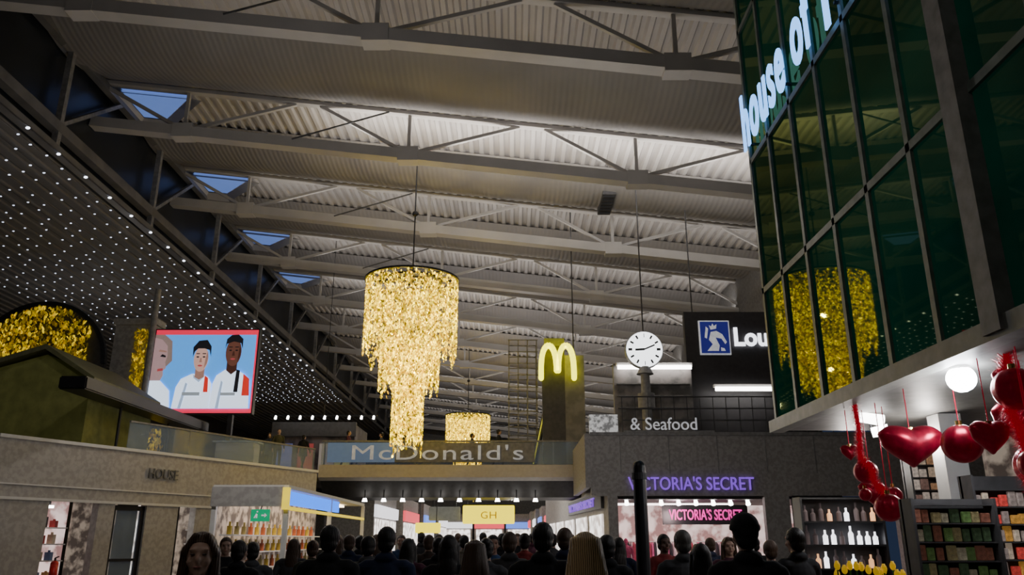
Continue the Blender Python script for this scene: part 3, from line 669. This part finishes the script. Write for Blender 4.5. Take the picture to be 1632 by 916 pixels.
# double arch sign
ma = thing('arches_sign', (2.2, 36.4, 4.84), 'glowing yellow double arch sign on a grey pillar', 'sign')
bm = bmesh.new(); MX, MZ = 2.1, 8.75
for sgn in (-1, 1):
    prev = None
    for i in range(17):
        t = i/16; a = math.pi*t
        x = MX+sgn*.40 - .36*math.cos(a)*1.0; z = MZ + 1.55*(math.sin(a)**0.62)
        if abs(x-MX) < .12 and t not in (0, 1): z = max(z, MZ+.35)
        if (sgn == 1 and t == 0) or (sgn == -1 and t == 1): z = MZ+.35
        p = (x, 36.2, z)
        if prev: bm_beam(bm, prev, p, .24, .24)
        bm_ell(bm, p, (.12, .12, .12), 8, 6); prev = p
mk('double_arch', bm, MCY, ma)
bm = bmesh.new(); bm_box(bm, 2.45, 3.35, 36.5, 37.1, 4.84, 9.9); mk('sign_pillar', bm, speckle('mcp', (.14,.135,.12), (.2,.19,.17), 2), ma)
box('sign_backing', 1.5, 2.45, 36.4, 36.6, 10.35, 10.7, mat('mcback', (.14,.13,.03), emis=.10, ecol=(.7,.8,.1)), ma)
box('sign_base', 1.4, 2.45, 36.5, 37.0, 4.84, 10.35, DGREY, ma)
tube('suspension_rod', (2.9, 36.8, 9.9), (2.9, 36.8, zr(2.9)), .03, DGREY, ma)
tr = bmesh.new()
for x in (-.15, .3, .75, 1.2):
    for y in (38.0, 39.2): bm_beam(tr, (x, y, 4.84), (x, y, 11.0), .05)
for i in range(11):
    z = 5.2+i*.58
    for y in (38.0, 39.2): bm_beam(tr, (-.2, y, z), (1.25, y, z), .05)
    for x in (-.15, 1.2): bm_beam(tr, (x, 38, z), (x, 39.2, z), .04)
mk('metal_trellis', tr, MGREY, label='tall dark metal trellis tower on the bridge', cat='trellis')
sg = thing('staircase', (2.2, 35, 3.5), 'steep steel staircase side with yellow edge', 'staircase')
beam('stringer', (1.0, 36.3, 4.9), (1.75, 38.4, 8.3), .18, DGREY, sg); beam('yellow_edge', (.95, 36.2, 4.9), (1.68, 38.2, 8.1), .05, mat('ystrip', (.7,.6,.02), emis=.5, ecol=(.8,.8,.05)), sg)

# ---------------------------------------------------------------- glass tower
TX = 4.4; TF = 13.27; TN = -6.0; TB = 3.4; TT = 14.6
tw = thing('glass_tower', (TX+3, 4, TB), 'dark green glass shop tower with steel mullions and cyan letters', 'building')
box('glass_body', TX, 11.5, TN, TF, TB+.12, TT, GGLASS, tw)
MUL = mat('mullion_steel', (.14, .17, .145), .5)
ym = [13.22, 12.2, 11.12, 10.05, 9.0, 7.92, 5.7, 4.6, 3.5, 2.4, 1.3, .2, -.9, -2, -3.1, -4.2, -5.3]
for y in ym: box('mullion', TX-.04, TX+.02, y-.045, y+.045, TB, TT, MUL, tw)
for x in (5.5, 6.6, 7.7, 8.8, 9.9, 11.0): box('mullion', x-.04, x+.04, TF-.02, TF+.07, TB, TT, MUL, tw)
box('corner_column', TX-.16, TX+.1, 6.70, 6.98, TB, TT, MGREY, tw)
for z in (5.78, 8.25, 11.0): box('transom', TX-.04, TX+.02, TN, TF, z-.05, z+.05, MUL, tw)
for z in (5.78, 8.25, 11.0): box('transom', TX, 11.5, TF, TF+.06, z-.05, z+.05, MUL, tw)
box('base_frame', TX-.12, TX+.1, TN, TF+.08, TB-.05, TB+.14, mat('baseframe', (.16,.17,.15), .5), tw)
box('soffit', TX+.1, 11.5, TN, TF, TB-.02, TB+.12, mat('soffit', (.10,.10,.095), .5), tw)
text('lettering', 'house of', 3.45, 1.16, (TX-.12, 13.2, 8.42), (0,-1,0), CYAN, tw, ext=.03, bold=.018, space=1.15)
text('lettering', 'Tulips', 3.1, 1.3, (TX-.12, 9.55, 7.95), (0,-1,0), CYAN, tw, ext=.03, bold=.018, space=1.15)
for y in (13.0, 11, 9, 7.5): beam('letter_bracket', (TX-.1, y, 8.5), (TX, y, 8.5), .04, BLACK, tw)
box('wall_tower_core', 10.9, 11.4, TN, 13, 0, TB-.03, MGREY, kind='structure', label='grey wall beneath the glass tower')
for x0, y in ((6.05, 11.5), (7.0, 6.8), (7.0, 1)):
    bm = bmesh.new(); bm_box(bm, x0, x0+.32, y-.16, y+.16, 0, TB-.03); bm_box(bm, x0-.04, x0+.36, y-.2, y+.2, 0, .15)
    mk('support_column', bm, WHITE, label='square white column supporting the glass tower', cat='column', group='tower columns')

def soffit_lamp(x, y, r, m, label):
    l = thing('soffit_lamp', (x, y, TB-.2), label, 'lamp')
    bm = bmesh.new(); bm_ell(bm, (x, y, TB-.06-r*.6), (r, r, r*.95)); mk('lamp_globe', bm, m, l, smooth=True)
    bm = bmesh.new(); bm_tube(bm, (x, y, TB-.08), (x, y, TB-.02), r*.7); mk('lamp_base', bm, WHITE, l)
soffit_lamp(4.68, 8.2, .145, LAMPHOT, 'dazzling white round lamp beneath the glass tower')
for p, q_ in (((4.95, 11.4, 3.33), (5.2, 11.2, 3.25)), ((5.15, 11.5, 3.12), (5.35, 11.4, 3.15))):
    l = thing('spot_lamp', p, 'white cylindrical spot lamp under the tower', 'lamp', 'tower spot lamps')
    bm = bmesh.new(); bm_tube(bm, p, q_, .07, .08); mk('lamp_head', bm, LAMPW, l)
    tube('lamp_stem', p, (p[0], p[1], TB-.02), .02, BLACK, l)

# ---------------------------------------------------------------- christmas baubles
def bauble(x, y, z, r, top=TB-.05, sq=1.0, heart=False, wide=1.1, tall=1.0):
    label = 'crimson foil heart ornament hanging from the soffit' if heart else 'glossy crimson Christmas bauble hanging from the soffit'
    t = thing('christmas_bauble', (x, y, z-r), label, 'ornament' if heart else 'bauble', None if heart else 'red Christmas baubles')
    bm = bmesh.new(); bm_ell(bm, (0, 0, 0), (1, 1, 1), 36, 24)
    for vtx in bm.verts:
        a = math.atan2(vtx.co.y, vtx.co.x); f = 1+.03*math.sin(a*10); c = vtx.co
        if heart:
            zz = c.z*.78 + .5*abs(c.x)**.7 - .28 - (.10 if c.z < 0 else 0)*(1-abs(c.x))
            vtx.co = Vector((x+c.x*r*wide*(1+.03*math.sin(c.z*9)), y+c.y*r*.6, z+zz*r*tall))
        else: vtx.co = Vector((x+c.x*r*f, y+c.y*r*f, z+c.z*r*sq))
    mk('ball', bm, RED, t, smooth=True)
    zt = z+r*sq if not heart else z+r*.44*tall
    bm = bmesh.new(); bm_tube(bm, (x, y, zt-.01), (x, y, zt+.04), r*.12+.01); mk('cap', bm, GOLDM, t)
    bm = bmesh.new(); bm_tube(bm, (x, y, zt+.04), (x, y, top), .006, seg=6); mk('cord', bm, REDT, t)
bauble(4.60, 9.3, 2.74, .32, heart=True, tall=.8, wide=1.12)
bauble(5.0, 10.1, 2.76, .21, sq=.9)
for x, y, z, r, h in ((4.60, 10.6, 2.50, .15, 0), (4.78, 10.9, 2.28, .16, 1), (4.55, 10.9, 2.80, .11, 1), (4.70, 10.3, 2.04, .17, 0), (4.92, 10.6, 2.20, .11, 0), (4.62, 10.75, 2.22, .08, 0)): bauble(x, y, z, r, heart=bool(h))
for x, y, z, r, h in ((4.74, 8.5, 2.62, .2, 0), (5.0, 7.9, 2.8, .22, 1), (5.02, 7.75, 2.33, .21, 0), (4.78, 7.5, 3.02, .20, 0), (4.88, 7.3, 1.93, .18, 0), (4.55, 7.65, 2.62, .17, 1), (4.70, 7.3, 2.3, .14, 0), (4.62, 7.15, 2.03, .10, 0), (5.02, 7.4, 2.6, .15, 0), (4.88, 7.7, 3.15, .16, 1)): bauble(x, y, z, r, heart=bool(h))
def garland(pts, rad, n, label):
    bm = bmesh.new()
    for i in range(len(pts)-1): bm_tube(bm, pts[i], pts[i+1], .012, seg=6)
    for _ in range(n):
        i = random.randrange(len(pts)-1); t = random.random(); p = Vector(pts[i]).lerp(Vector(pts[i+1]), t)
        dv = Vector((random.gauss(0,1), random.gauss(0,1), random.gauss(0,1))).normalized()*rad*random.uniform(.5,1)
        s = dv.cross(Vector((0,0,1))).normalized()*.008
        bm.faces.new([bm.verts.new(p-s), bm.verts.new(p+s), bm.verts.new(p+dv)])
    mk('tinsel_garland', bm, REDT, fix=False, kind='stuff', label=label, cat='garland')
garland([(4.52,10.5,3.38),(4.54,10.5,3.0),(4.5,10.5,2.7),(4.62,10.45,2.5),(4.6,10.4,2.35),(4.75,10.4,2.2)], .13, 2600, 'red tinsel garland trailing down through baubles')
garland([(4.82,7.6,3.38),(4.74,7.6,2.9),(4.85,7.6,2.5),(4.75,7.5,2.2),(4.9,7.5,1.9)], .2, 4200, 'thick red tinsel garland hung with baubles')

# right shop fittings
sh = thing('bottle_shelf_unit', (5.9, 15, 0), 'black shelf unit stocked with pale lit bottles', 'shelf unit')
box('unit_back', 5.2, 6.7, 15.3, 15.35, 0, 2.4, DGREY, sh)
for x in (5.2, 6.66): box('unit_side', x, x+.04, 14.9, 15.35, 0, 2.4, BLACK, sh)
for z in (.35, .75, 1.15, 1.55, 1.95, 2.36): box('shelf', 5.24, 6.66, 14.9, 15.3, z, z+.03, BLACK, sh)
for z in (1.18, 1.58, 1.98):
    for i in range(9):
        x = 5.33+i*.155+random.uniform(-.02,.02); bm = bmesh.new(); hf = random.uniform(.7, 1.15)
        bm_tube(bm, (x, 15.08, z), (x, 15.08, z+.17*hf), .045); bm_tube(bm, (x, 15.08, z+.17*hf), (x, 15.08, z+.21*hf), .045, .018); bm_tube(bm, (x, 15.08, z+.21*hf), (x, 15.08, z+.29*hf), .018)
        c = random.choice((0, 1, 2, 2)); mk('bottle', bm, emi('glow%d' % c, ((.8,.8,.85),(.9,.45,.2),(.12,.09,.09))[c], (3.0,1.2,.2)[c]), label='slim bottle on black shelf', cat='bottle', group='lit bottles')
def rack(x0, x1, y, h, pal, label, nx, tag, em=0.2):
    r = thing('display_rack', ((x0+x1)/2, y, 0), label, 'display rack')
    box('rack_back', x0, x1, y+.12, y+.16, .1, h, DGREY, r)
    for x in (x0, x1-.03): box('rack_leg', x, x+.03, y-.1, y+.2, 0, h, DGREY, r)
    nz_ = int((h-.3)/.2)
    for j in range(nz_+1): box('rack_tier', x0+.03, x1-.03, y-.06, y+.1, .25+j*.2-.03, .25+j*.2-.015, DGREY, r)
    dx = (x1-x0-.08)/nx
    for j in range(nz_):
        for i in range(nx):
            a = x0+.05+i*dx; z = .25+j*.2-.012; hh = random.uniform(.10, .185); ww = random.uniform(.6, .95); bm = bmesh.new()
            yy = y+random.uniform(-.03, .01)
            bm_box(bm, a, a+dx*ww, yy, yy+.05, z, z+hh); bmesh.ops.bevel(bm, geom=bm.edges[:], offset=.008, segments=1, affect='EDGES')
            c = random.randrange(len(pal)); mk('souvenir_packet', bm, mat(tag+str(c), pal[c], .4, nscale=25, namt=.6, emis=em, ecol=pal[c]), label='small colourful souvenir packet on display rack', cat='packet', group='souvenir packets')
rack(4.45, 5.4, 9.3, 2.1, [(.11,.19,.06),(.26,.22,.11),(.06,.10,.05),(.33,.30,.21),(.22,.09,.06)], 'green and brown rack of souvenir packets', 8, 'pkA', .12)
rack(6.5, 7.5, 13.4, 3.1, [(.40,.22,.12),(.5,.38,.28),(.2,.12,.1),(.5,.42,.36)], 'tall rack of brown boxed souvenirs', 6, 'pkB', .3)
rack(5.5, 6.2, 9.9, 2.4, [(.6,.06,.05),(.5,.4,.3),(.5,.25,.05),(.25,.2,.18)], 'red and cream rack of souvenir packets', 6, 'pkC', .3)
box('wall_souvenir_shop', 7.6, 10.9, 13.0, 13.1, 0, 3.35, STORED, kind='structure', label='dim stocked back wall of souvenir shop')
pl_ = thing('lit_wall_sign', (7.3, 13.7, 3.2), 'small violet lit panel sign', 'sign'); box('sign_face', 7.15, 7.6, 13.7, 13.76, 3.18, 3.42, emi('violet', (.3,.25,.9), 1.6), pl_); box('sign_casing', 7.12, 7.63, 13.76, 13.84, 3.15, 3.45, BLACK, pl_)
ts = thing('flower_stand', (3.3, 8, 0), 'wooden stand filled with yellow tulips', 'flower stand')
box('stand_box', 3.0, 3.75, 7.8, 8.2, 0, 1.15, mat('wood', (.25,.15,.07)), ts, bev=.02)
for i in range(14):
    x = 3.06+i*.05; y = 8+random.uniform(-.12,.12); z = random.uniform(1.30, 1.40)
    f = thing('yellow_tulip', (x, y, 1.15), 'yellow tulip with green stem in wooden stand', 'flower', 'yellow tulips')
    bm = bmesh.new(); bm_tube(bm, (x, y, 1.15), (x, y, z), .008, seg=6); mk('stem', bm, mat('stemg', (.05,.2,.04)), f)
    bm = bmesh.new(); bm_ell(bm, (x, y, z+.03), (.028, .028, .04), 10, 8); bm_tube(bm, (x, y, z+.04), (x, y, z+.075), .024, .014, 6); mk('petals', bm, mat('ytulip', (.8,.5,.02), emis=.3, ecol=(1,.6,.02)), f, smooth=True)
bp = thing('queue_post', (1.56, 10, 0), 'tall black post with rounded top', 'post')
bm = bmesh.new(); bm_tube(bm, (1.56, 10, .05), (1.56, 10, 2.5), .085, .08, 20); bm_ell(bm, (1.56, 10, 2.5), (.08, .08, .09)); mk('post_shaft', bm, BLACK, bp)
bm = bmesh.new(); bm_tube(bm, (1.56, 10, 0), (1.56, 10, .05), .25, .22, 24); mk('post_base', bm, BLACK, bp)
bm = bmesh.new(); bm_tube(bm, (1.56, 10, 2.36), (1.56, 10, 2.44), .095, .095, 20); mk('post_collar', bm, DGREY, bp)

# ---------------------------------------------------------------- people
def eval_remesh(bm, vox, name, sm=4):
    me = bpy.data.meshes.new(name); bmesh.ops.recalc_face_normals(bm, faces=bm.faces); bm.to_mesh(me); bm.free()
    o = bpy.data.objects.new('tmp', me); C.objects.link(o)
    m = o.modifiers.new('r', 'REMESH'); m.mode = 'VOXEL'; m.voxel_size = vox
    s = o.modifiers.new('s', 'SMOOTH'); s.iterations = sm; s.factor = .5
    dg = bpy.context.evaluated_depsgraph_get(); dg.update()
    r = bpy.data.meshes.new_from_object(o.evaluated_get(dg)); bpy.data.objects.remove(o)
    r.name = name; r.materials.clear()
    for p in r.polygons: p.use_smooth = True
    return r
DUM = mat('dummy', (.1,.1,.1))
def body(coat, stride, wide=1.0):
    bm = bmesh.new()
    bm_ell(bm, (0, .005, 1.612), (.074, .094, .105)); bm_ell(bm, (0, -.028, 1.545), (.052, .060, .055))
    bm_ell(bm, (0, -.098, 1.585), (.013, .02, .024)); bm_ell(bm, (0, -.088, 1.548), (.024, .012, .012)); bm_ell(bm, (0, -.075, 1.508), (.022, .02, .018))
    for s in (-1, 1):
        bm_ell(bm, (s*.076, .008, 1.592), (.012, .022, .032)); bm_ell(bm, (s*.04, -.062, 1.572), (.024, .024, .024)); bm_ell(bm, (s*.03, -.082, 1.635), (.028, .014, .01))
    bm_cap(bm, (0, .02, 1.40), (0, .008, 1.53), .060, .053)
    w = wide
    bm_ell(bm, (0, .01, 1.25), (.18*w, .12*w, .21)); bm_cap(bm, (-.15*w, .015, 1.375), (.15*w, .015, 1.375), .07, .07)
    bm_ell(bm, (0, .015, 1.43), (.11, .075, .05))
    bm_ell(bm, (0, 0, 1.06), (.15*w, .112*w, .2)); bm_ell(bm, (0, .01, .92), (.172*w, .125*w, .14))
    if coat:
        bm_tube(bm, (0, .01, 1.15), (0, .01, .72), .16*w, .20*w, 20); bm_ell(bm, (0, .04, 1.455), (.10, .07, .055))
    for s in (-1, 1):
        sw = stride*s
        el = (s*.25*w, .03+sw*.08, 1.10); wr = (s*.25*w, -.06+sw*.2, .88)
        bm_cap(bm, (s*.195*w, .01, 1.36), el, .058, .047); bm_cap(bm, el, wr, .045, .031)
        bm_ell(bm, (wr[0], wr[1]-.01, wr[2]-.055), (.019, .043, .055))
        for i, l in enumerate((.06, .072, .066, .05)):
            b = Vector((wr[0], wr[1]-.045+i*.025, wr[2]-.095)); m = b+Vector((0, -.004, -l*.6)); e = m+Vector((-s*.018, -.004, -l*.5))
            bm_cap(bm, b, m, .0095, .0088); bm_cap(bm, m, e, .0088, .008)
        tb = Vector((wr[0], wr[1]-.04, wr[2]-.04)); tm = tb+Vector((-s*.01, -.03, -.025)); bm_cap(bm, tb, tm, .011, .010); bm_cap(bm, tm, tm+Vector((-s*.01, -.008, -.03)), .010, .0085)
        kn = (s*.095, -.03-sw*.16, .50); an = (s*.1, .03-sw*.30 if sw < 0 else .02-sw*.25, .09)
        bm_cap(bm, (s*.09, 0, .90), kn, .088, .062); bm_cap(bm, kn, an, .058, .042)
        bm_cap(bm, (an[0], an[1]+.03, .05), (an[0]+s*.015, an[1]-.17, .04), .042, .036)
    me = eval_remesh(bm, .0105, 'person_body')
    for i in range(4): me.materials.append(DUM)
    lo = .70 if coat else .93
    for p in me.polygons:
        c = p.center
        if c.z > 1.475 + (.02 if coat else 0) + c.y*.25 or (c.z < .865 and abs(c.x) > .205*w and c.z > .6): k = 0
        elif c.z > lo or (abs(c.x) > .2*w and c.z > .6): k = 1
        elif c.z > .10: k = 2
        else: k = 3
        p.material_index = k
    return me
def hair_mesh(kind):
    bm = bmesh.new()
    bm_ell(bm, (0, .022, 1.632), (.088, .102, .102), 24, 16)
    if kind == 'short': bm_ell(bm, (0, .05, 1.57), (.078, .068, .07))
    if kind == 'long':
        for s in (-1, 1): bm_cap(bm, (s*.070, .005, 1.63), (s*.092, .005, 1.40), .034, .03); bm_cap(bm, (s*.030, -.045, 1.705), (s*.078, -.03, 1.62), .022, .022)
        bm_ell(bm, (0, .07, 1.50), (.098, .05, .20)); bm_ell(bm, (0, .09, 1.38), (.10, .045, .16))
    if kind == 'flowing':
        for i in range(15):
            a = -1.5+i*3.0/14; x = math.sin(a)*.088; y = .03+math.cos(a)*.085
            j = random.uniform(-.012, .012)
            bm_cap(bm, (x*.75, y*.8, 1.68), (x*1.05+j, y+.015, 1.50), .026, .028)
            bm_cap(bm, (x*1.05+j, y+.015, 1.50), (x*1.75+j*2, y+.045, 1.28+random.uniform(-.05,.05)), .028, .014)
    if kind == 'bun': bm_ell(bm, (0, .12, 1.68), (.05, .05, .05)); bm_ell(bm, (0, .05, 1.57), (.078, .068, .07))
    if kind == 'hat':
        bm_ell(bm, (0, .012, 1.675), (.096, .112, .085)); bm_tube(bm, (0, .012, 1.64), (0, .012, 1.67), .105, .104, 24); bm_ell(bm, (0, .05, 1.57), (.074, .066, .06))
    geom = [v for v in bm.verts if v.co.y < -.045 and v.co.z < 1.668 and abs(v.co.x) < .062]
    for v in geom: v.co.y = -.03
    me = eval_remesh(bm, .008, 'hair_'+kind, 2); me.materials.append(DUM); return me
BODIES = [body(False, 0.0), body(True, .7, 1.05), body(True, -.7, 1.12), body(False, .9, 1.08)]
HAIR = {k: hair_mesh(k) for k in ('short', 'long', 'bun', 'hat', 'flowing')}
bm = bmesh.new(); bm_ell(bm, (0, 0, 0), (.013, .007, .005), 10, 8); EYE = bpy.data.meshes.new('eye'); bm.to_mesh(EYE); bm.free(); EYE.materials.append(mat('eye_dark', (.06,.045,.04), .2))
bm = bmesh.new(); bm_ell(bm, (0, 0, 0), (.022, .007, .006), 10, 8); MOUTH = bpy.data.meshes.new('mouth'); bm.to_mesh(MOUTH); bm.free(); MOUTH.materials.append(mat('lips', (.35,.12,.10), .4))
SKIN = [mat('skin_a', (.50,.31,.23), .5, namt=.06), mat('skin_b', (.34,.20,.14), .5, namt=.06), mat('skin_c', (.14,.075,.05), .5, namt=.06)]
CL = {k: mat('cloth_'+k, c, .9, nscale=12, namt=.2) for k, c in dict(black=(.012,.012,.015), navy=(.017,.025,.065), grey=(.07,.07,.077), brown=(.06,.04,.03), plum=(.08,.02,.04), blue=(.025,.06,.15), olive=(.05,.05,.03), red=(.20,.02,.02), beige=(.20,.165,.125), pinkc=(.7,.12,.25)).items()}
HC = {k: ribbed('hair_'+k, c, 0.012, .6, .5, dist=.004, distort=2.5, colour=.5) for k, c in dict(black=(.012,.009,.008), brown=(.085,.045,.025), blonde=(.42,.28,.13), grey=(.13,.12,.11)).items()}
def person(px, Y, hgt, rot, b, hk, hc, top, z0=0.0, trou='black', skin=0, X=None, extra='', cat='person', name='person'):
    if X is None: X = (px-816)*.000752*Y
    o = bpy.data.objects.new(name, BODIES[b]); C.objects.link(o)
    o.location = (X, Y, z0); o.rotation_euler.z = math.radians(rot); s = hgt/1.735; o.scale = (s, s, s)
    for i, m in enumerate((SKIN[skin] if name == 'person' else CL[top], CL[top], CL[trou], CL['black'])):
        o.material_slots[i].link = 'OBJECT'; o.material_slots[i].material = m
    if name == 'person':
        h = bpy.data.objects.new('hat' if hk == 'hat' else 'hair', HAIR[hk]); C.objects.link(h); h.parent = o
        h.material_slots[0].link = 'OBJECT'; h.material_slots[0].material = CL['black'] if hk == 'hat' else HC[hc]
        if abs(((rot+180) % 360)-180) < 100:
            for sx_ in (-.030, .030):
                e = bpy.data.objects.new('eye', EYE); e.location = (sx_, -.086, 1.612); e.parent = o; C.objects.link(e)
            m_ = bpy.data.objects.new('mouth', MOUTH); m_.location = (0, -.1, 1.548); m_.parent = o; C.objects.link(m_)
        hd = 'black cap' if hk == 'hat' else (('long ' if hk in ('long', 'flowing') else ('tied ' if hk == 'bun' else 'short '))+hc+' hair')
        setp(o, 'person in %s %s with %s %s%s' % (top, 'coat' if b in (1, 2) else 'top', hd, 'standing' if b == 0 else 'walking', extra), cat)
    else: setp(o, 'pink shop mannequin standing at the lingerie shop window', cat)
    return o
P = person
P(323, 4.5, 1.70, 14, 1, 'long', 'brown', 'brown', extra=' towards viewer')
P(932, 4.7, 1.70, 180, 1, 'flowing', 'blonde', 'beige', extra=' away in crowd')
for a in [(385, 9, 1.66, 170, 1, 'short', 'black', 'black'), (405, 10.3, 1.64, 200, 2, 'short', 'black', 'grey'), (362, 11.5, 1.7, 20, 0, 'short', 'brown', 'black'),
          (470, 12.5, 1.68, 180, 3, 'long', 'brown', 'grey'), (500, 11.5, 1.66, 190, 0, 'bun', 'brown', 'olive'), (527, 7.6, 1.79, 180, 2, 'short', 'black', 'black'),
          (558, 12.5, 1.74, 180, 1, 'short', 'brown', 'navy'), (588, 9.5, 1.71, 185, 1, 'short', 'black', 'grey'), (617, 7.9, 1.78, 180, 2, 'short', 'black', 'navy'),
          (652, 10, 1.68, 170, 1, 'long', 'black', 'plum'), (684, 13, 1.74, 180, 0, 'short', 'brown', 'brown'), (716, 8.5, 1.71, 180, 2, 'long', 'black', 'black'),
          (757, 7.0, 1.66, 185, 1, 'flowing', 'brown', 'black'), (786, 11.5, 1.73, 10, 3, 'short', 'black', 'blue', 0, 'black', 1), (812, 9.5, 1.75, 180, 1, 'short', 'brown', 'grey'),
          (836, 12.5, 1.76, 180, 0, 'bun', 'black', 'red'), (865, 6.9, 1.80, 180, 2, 'short', 'black', 'black'), (900, 9.2, 1.79, 175, 1, 'short', 'brown', 'navy'),
          (966, 8.3, 1.71, 180, 1, 'short', 'black', 'black'), (1058, 11.5, 1.74, 15, 0, 'short', 'black', 'red', 0, 'black', 2), (1086, 8.6, 1.76, 190, 2, 'short', 'grey', 'grey'),
          (1114, 7.5, 1.63, 180, 1, 'long', 'black', 'black'), (1187, 6.0, 1.82, 180, 2, 'hat', 'black', 'black'), (1225, 10, 1.66, 175, 0, 'short', 'brown', 'navy'),
          (1265, 8.5, 1.78, 200, 1, 'short', 'black', 'black'), (1160, 11, 1.7, 0, 3, 'long', 'brown', 'plum'), (740, 15, 1.75, 180, 0, 'short', 'black', 'beige'),
          (700, 17, 1.78, 180, 3, 'short', 'black', 'black'), (640, 16, 1.76, 0, 0, 'bun', 'brown', 'blue'), (880, 15, 1.78, 180, 3, 'short', 'black', 'grey'), (825, 18, 1.80, 5, 1, 'short', 'brown', 'black'),
          (600, 18, 1.78, 180, 0, 'long', 'brown', 'black'), (770, 20, 1.84, 180, 1, 'short', 'black', 'navy'), (930, 14, 1.72, 180, 0, 'bun', 'black', 'black'),
          (672, 20, 1.84, 180, 2, 'short', 'black', 'black'), (730, 22, 1.84, 180, 1, 'short', 'brown', 'grey'), (800, 15.5, 1.78, 190, 2, 'short', 'black', 'black'), (848, 22, 1.84, 180, 1, 'short', 'black', 'plum'),
          (910, 19, 1.80, 180, 2, 'short', 'brown', 'black'), (985, 12, 1.7, 180, 1, 'long', 'black', 'navy'), (575, 14.5, 1.74, 175, 2, 'short', 'black', 'black'), (540, 17, 1.76, 180, 1, 'long', 'brown', 'grey'),
          (1200, 13, 1.72, 180, 1, 'short', 'black', 'black'), (1130, 14, 1.7, 190, 2, 'short', 'brown', 'navy'), (700, 11.4, 1.70, 180, 1, 'short', 'black', 'black'), (775, 9.2, 1.68, 180, 0, 'bun', 'black', 'grey')]:
    P(*a)
for X, Y, h, r, b, hk, t in ((-10.2, 35.2, 1.75, 30, 0, 'short', 'olive'), (-9.5, 36.8, 1.7, 160, 1, 'short', 'black'), (-10.9, 36.2, 1.7, 10, 1, 'long', 'navy')):
    P(0, Y, h, r, b, hk, 'black', t, z0=4.58, X=X, extra=' on gallery')
for X, Y, r, t in ((-7.6, 37.5, 90, 'plum'), (-6.2, 38.2, -90, 'grey'), (-.6, 37.2, 100, 'black'), (-1.9, 38.6, 90, 'navy')):
    P(0, Y, 1.72, r, 3, 'short', 'black', t, z0=4.84, X=X, extra=' on footbridge')
P(0, 31.2, 1.75, 0, 0, 'bun', 'black', 'pinkc', X=4.25, trou='pinkc', name='mannequin', cat='mannequin')

# ---------------------------------------------------------------- lights
def area(loc, rot, sx_, sy_, e, col=(1,.955,.915)):
    l = bpy.data.lights.new('area', 'AREA'); l.shape = 'RECTANGLE'; l.size = sx_; l.size_y = sy_; l.energy = e; l.color = col
    o = bpy.data.objects.new('uplight', l); o.location = loc; o.rotation_euler = rot; C.objects.link(o); return o
def point(loc, e, col=(1,.945,.90), r=.1):
    l = bpy.data.lights.new('point', 'POINT'); l.energy = e; l.color = col; l.shadow_soft_size = r
    o = bpy.data.objects.new('lamp', l); o.location = loc; C.objects.link(o); return o  # also names unseen fill points that have no fixture
slope = math.atan(.115)
EN = {0: 20, 1: 40, 2: 850, 3: 200, 4: 240, 5: 300}
for i, y in enumerate(yb[:13]):
    e = EN.get(i, 360)
    area((2.5 if i == 2 else 0, y+.45, zc(2.5 if i == 2 else 0)+.35), (math.radians(180-28), slope, 0), 20 if i == 2 else 26, .25, e)
for X, Y, e in ((-3, 3, 210), (-6, 18, 210), (2, 22, 210), (-5, 40, 250), (0, 58, 350), (-22, 22, 120), (-22, 42, 120)):  # unseen fill points added to lift the whole hall, no fixtures here
    point((X, Y, 10.5), e, r=.05)
point((-4.2, 32, 10.6), 350, (1,.75,.15)); point((-4.2, 32, 8.3), 180, (1,.75,.15)); point((-3.85, 70, 10.6), 500, (1,.75,.15))
point((6.4, 32, 2.6), 90, (1,.75,.75)); point((5.0, 8.9, 2.95), 40, (.95,.97,1)); point((6, 11.5, 3.0), 60, (1,.92,.85)); point((6, 14.3, 2.9), 50, (1,.92,.85))  # points over racks and bottles are unseen fill added for brightness
point((0, 44, 3.2), 200); point((-2, 60, 6), 400); point((-6.5, 18, 4.5), 190); point((1.5, 22, 5.2), 220); point((-1.5, 1.5, 3.5), 20); point((-11, 24.5, 8.5), 150)  # unseen fill points added to brighten faces, facades and the far concourse
w = bpy.data.worlds.new('World'); bpy.context.scene.world = w; w.use_nodes = True
w.node_tree.nodes['Background'].inputs[0].default_value = (.05, .08, .16, 1); w.node_tree.nodes['Background'].inputs[1].default_value = .3

# ---------------------------------------------------------------- camera
cam = bpy.data.cameras.new('camera'); cam.sensor_width = 36; cam.lens = 36*1270/1632; cam.clip_end = 500
co = bpy.data.objects.new('camera', cam); co.location = (0, 0, 1.65); co.rotation_euler = (math.radians(90+17.6), 0, 0)
C.objects.link(co); bpy.context.scene.camera = co
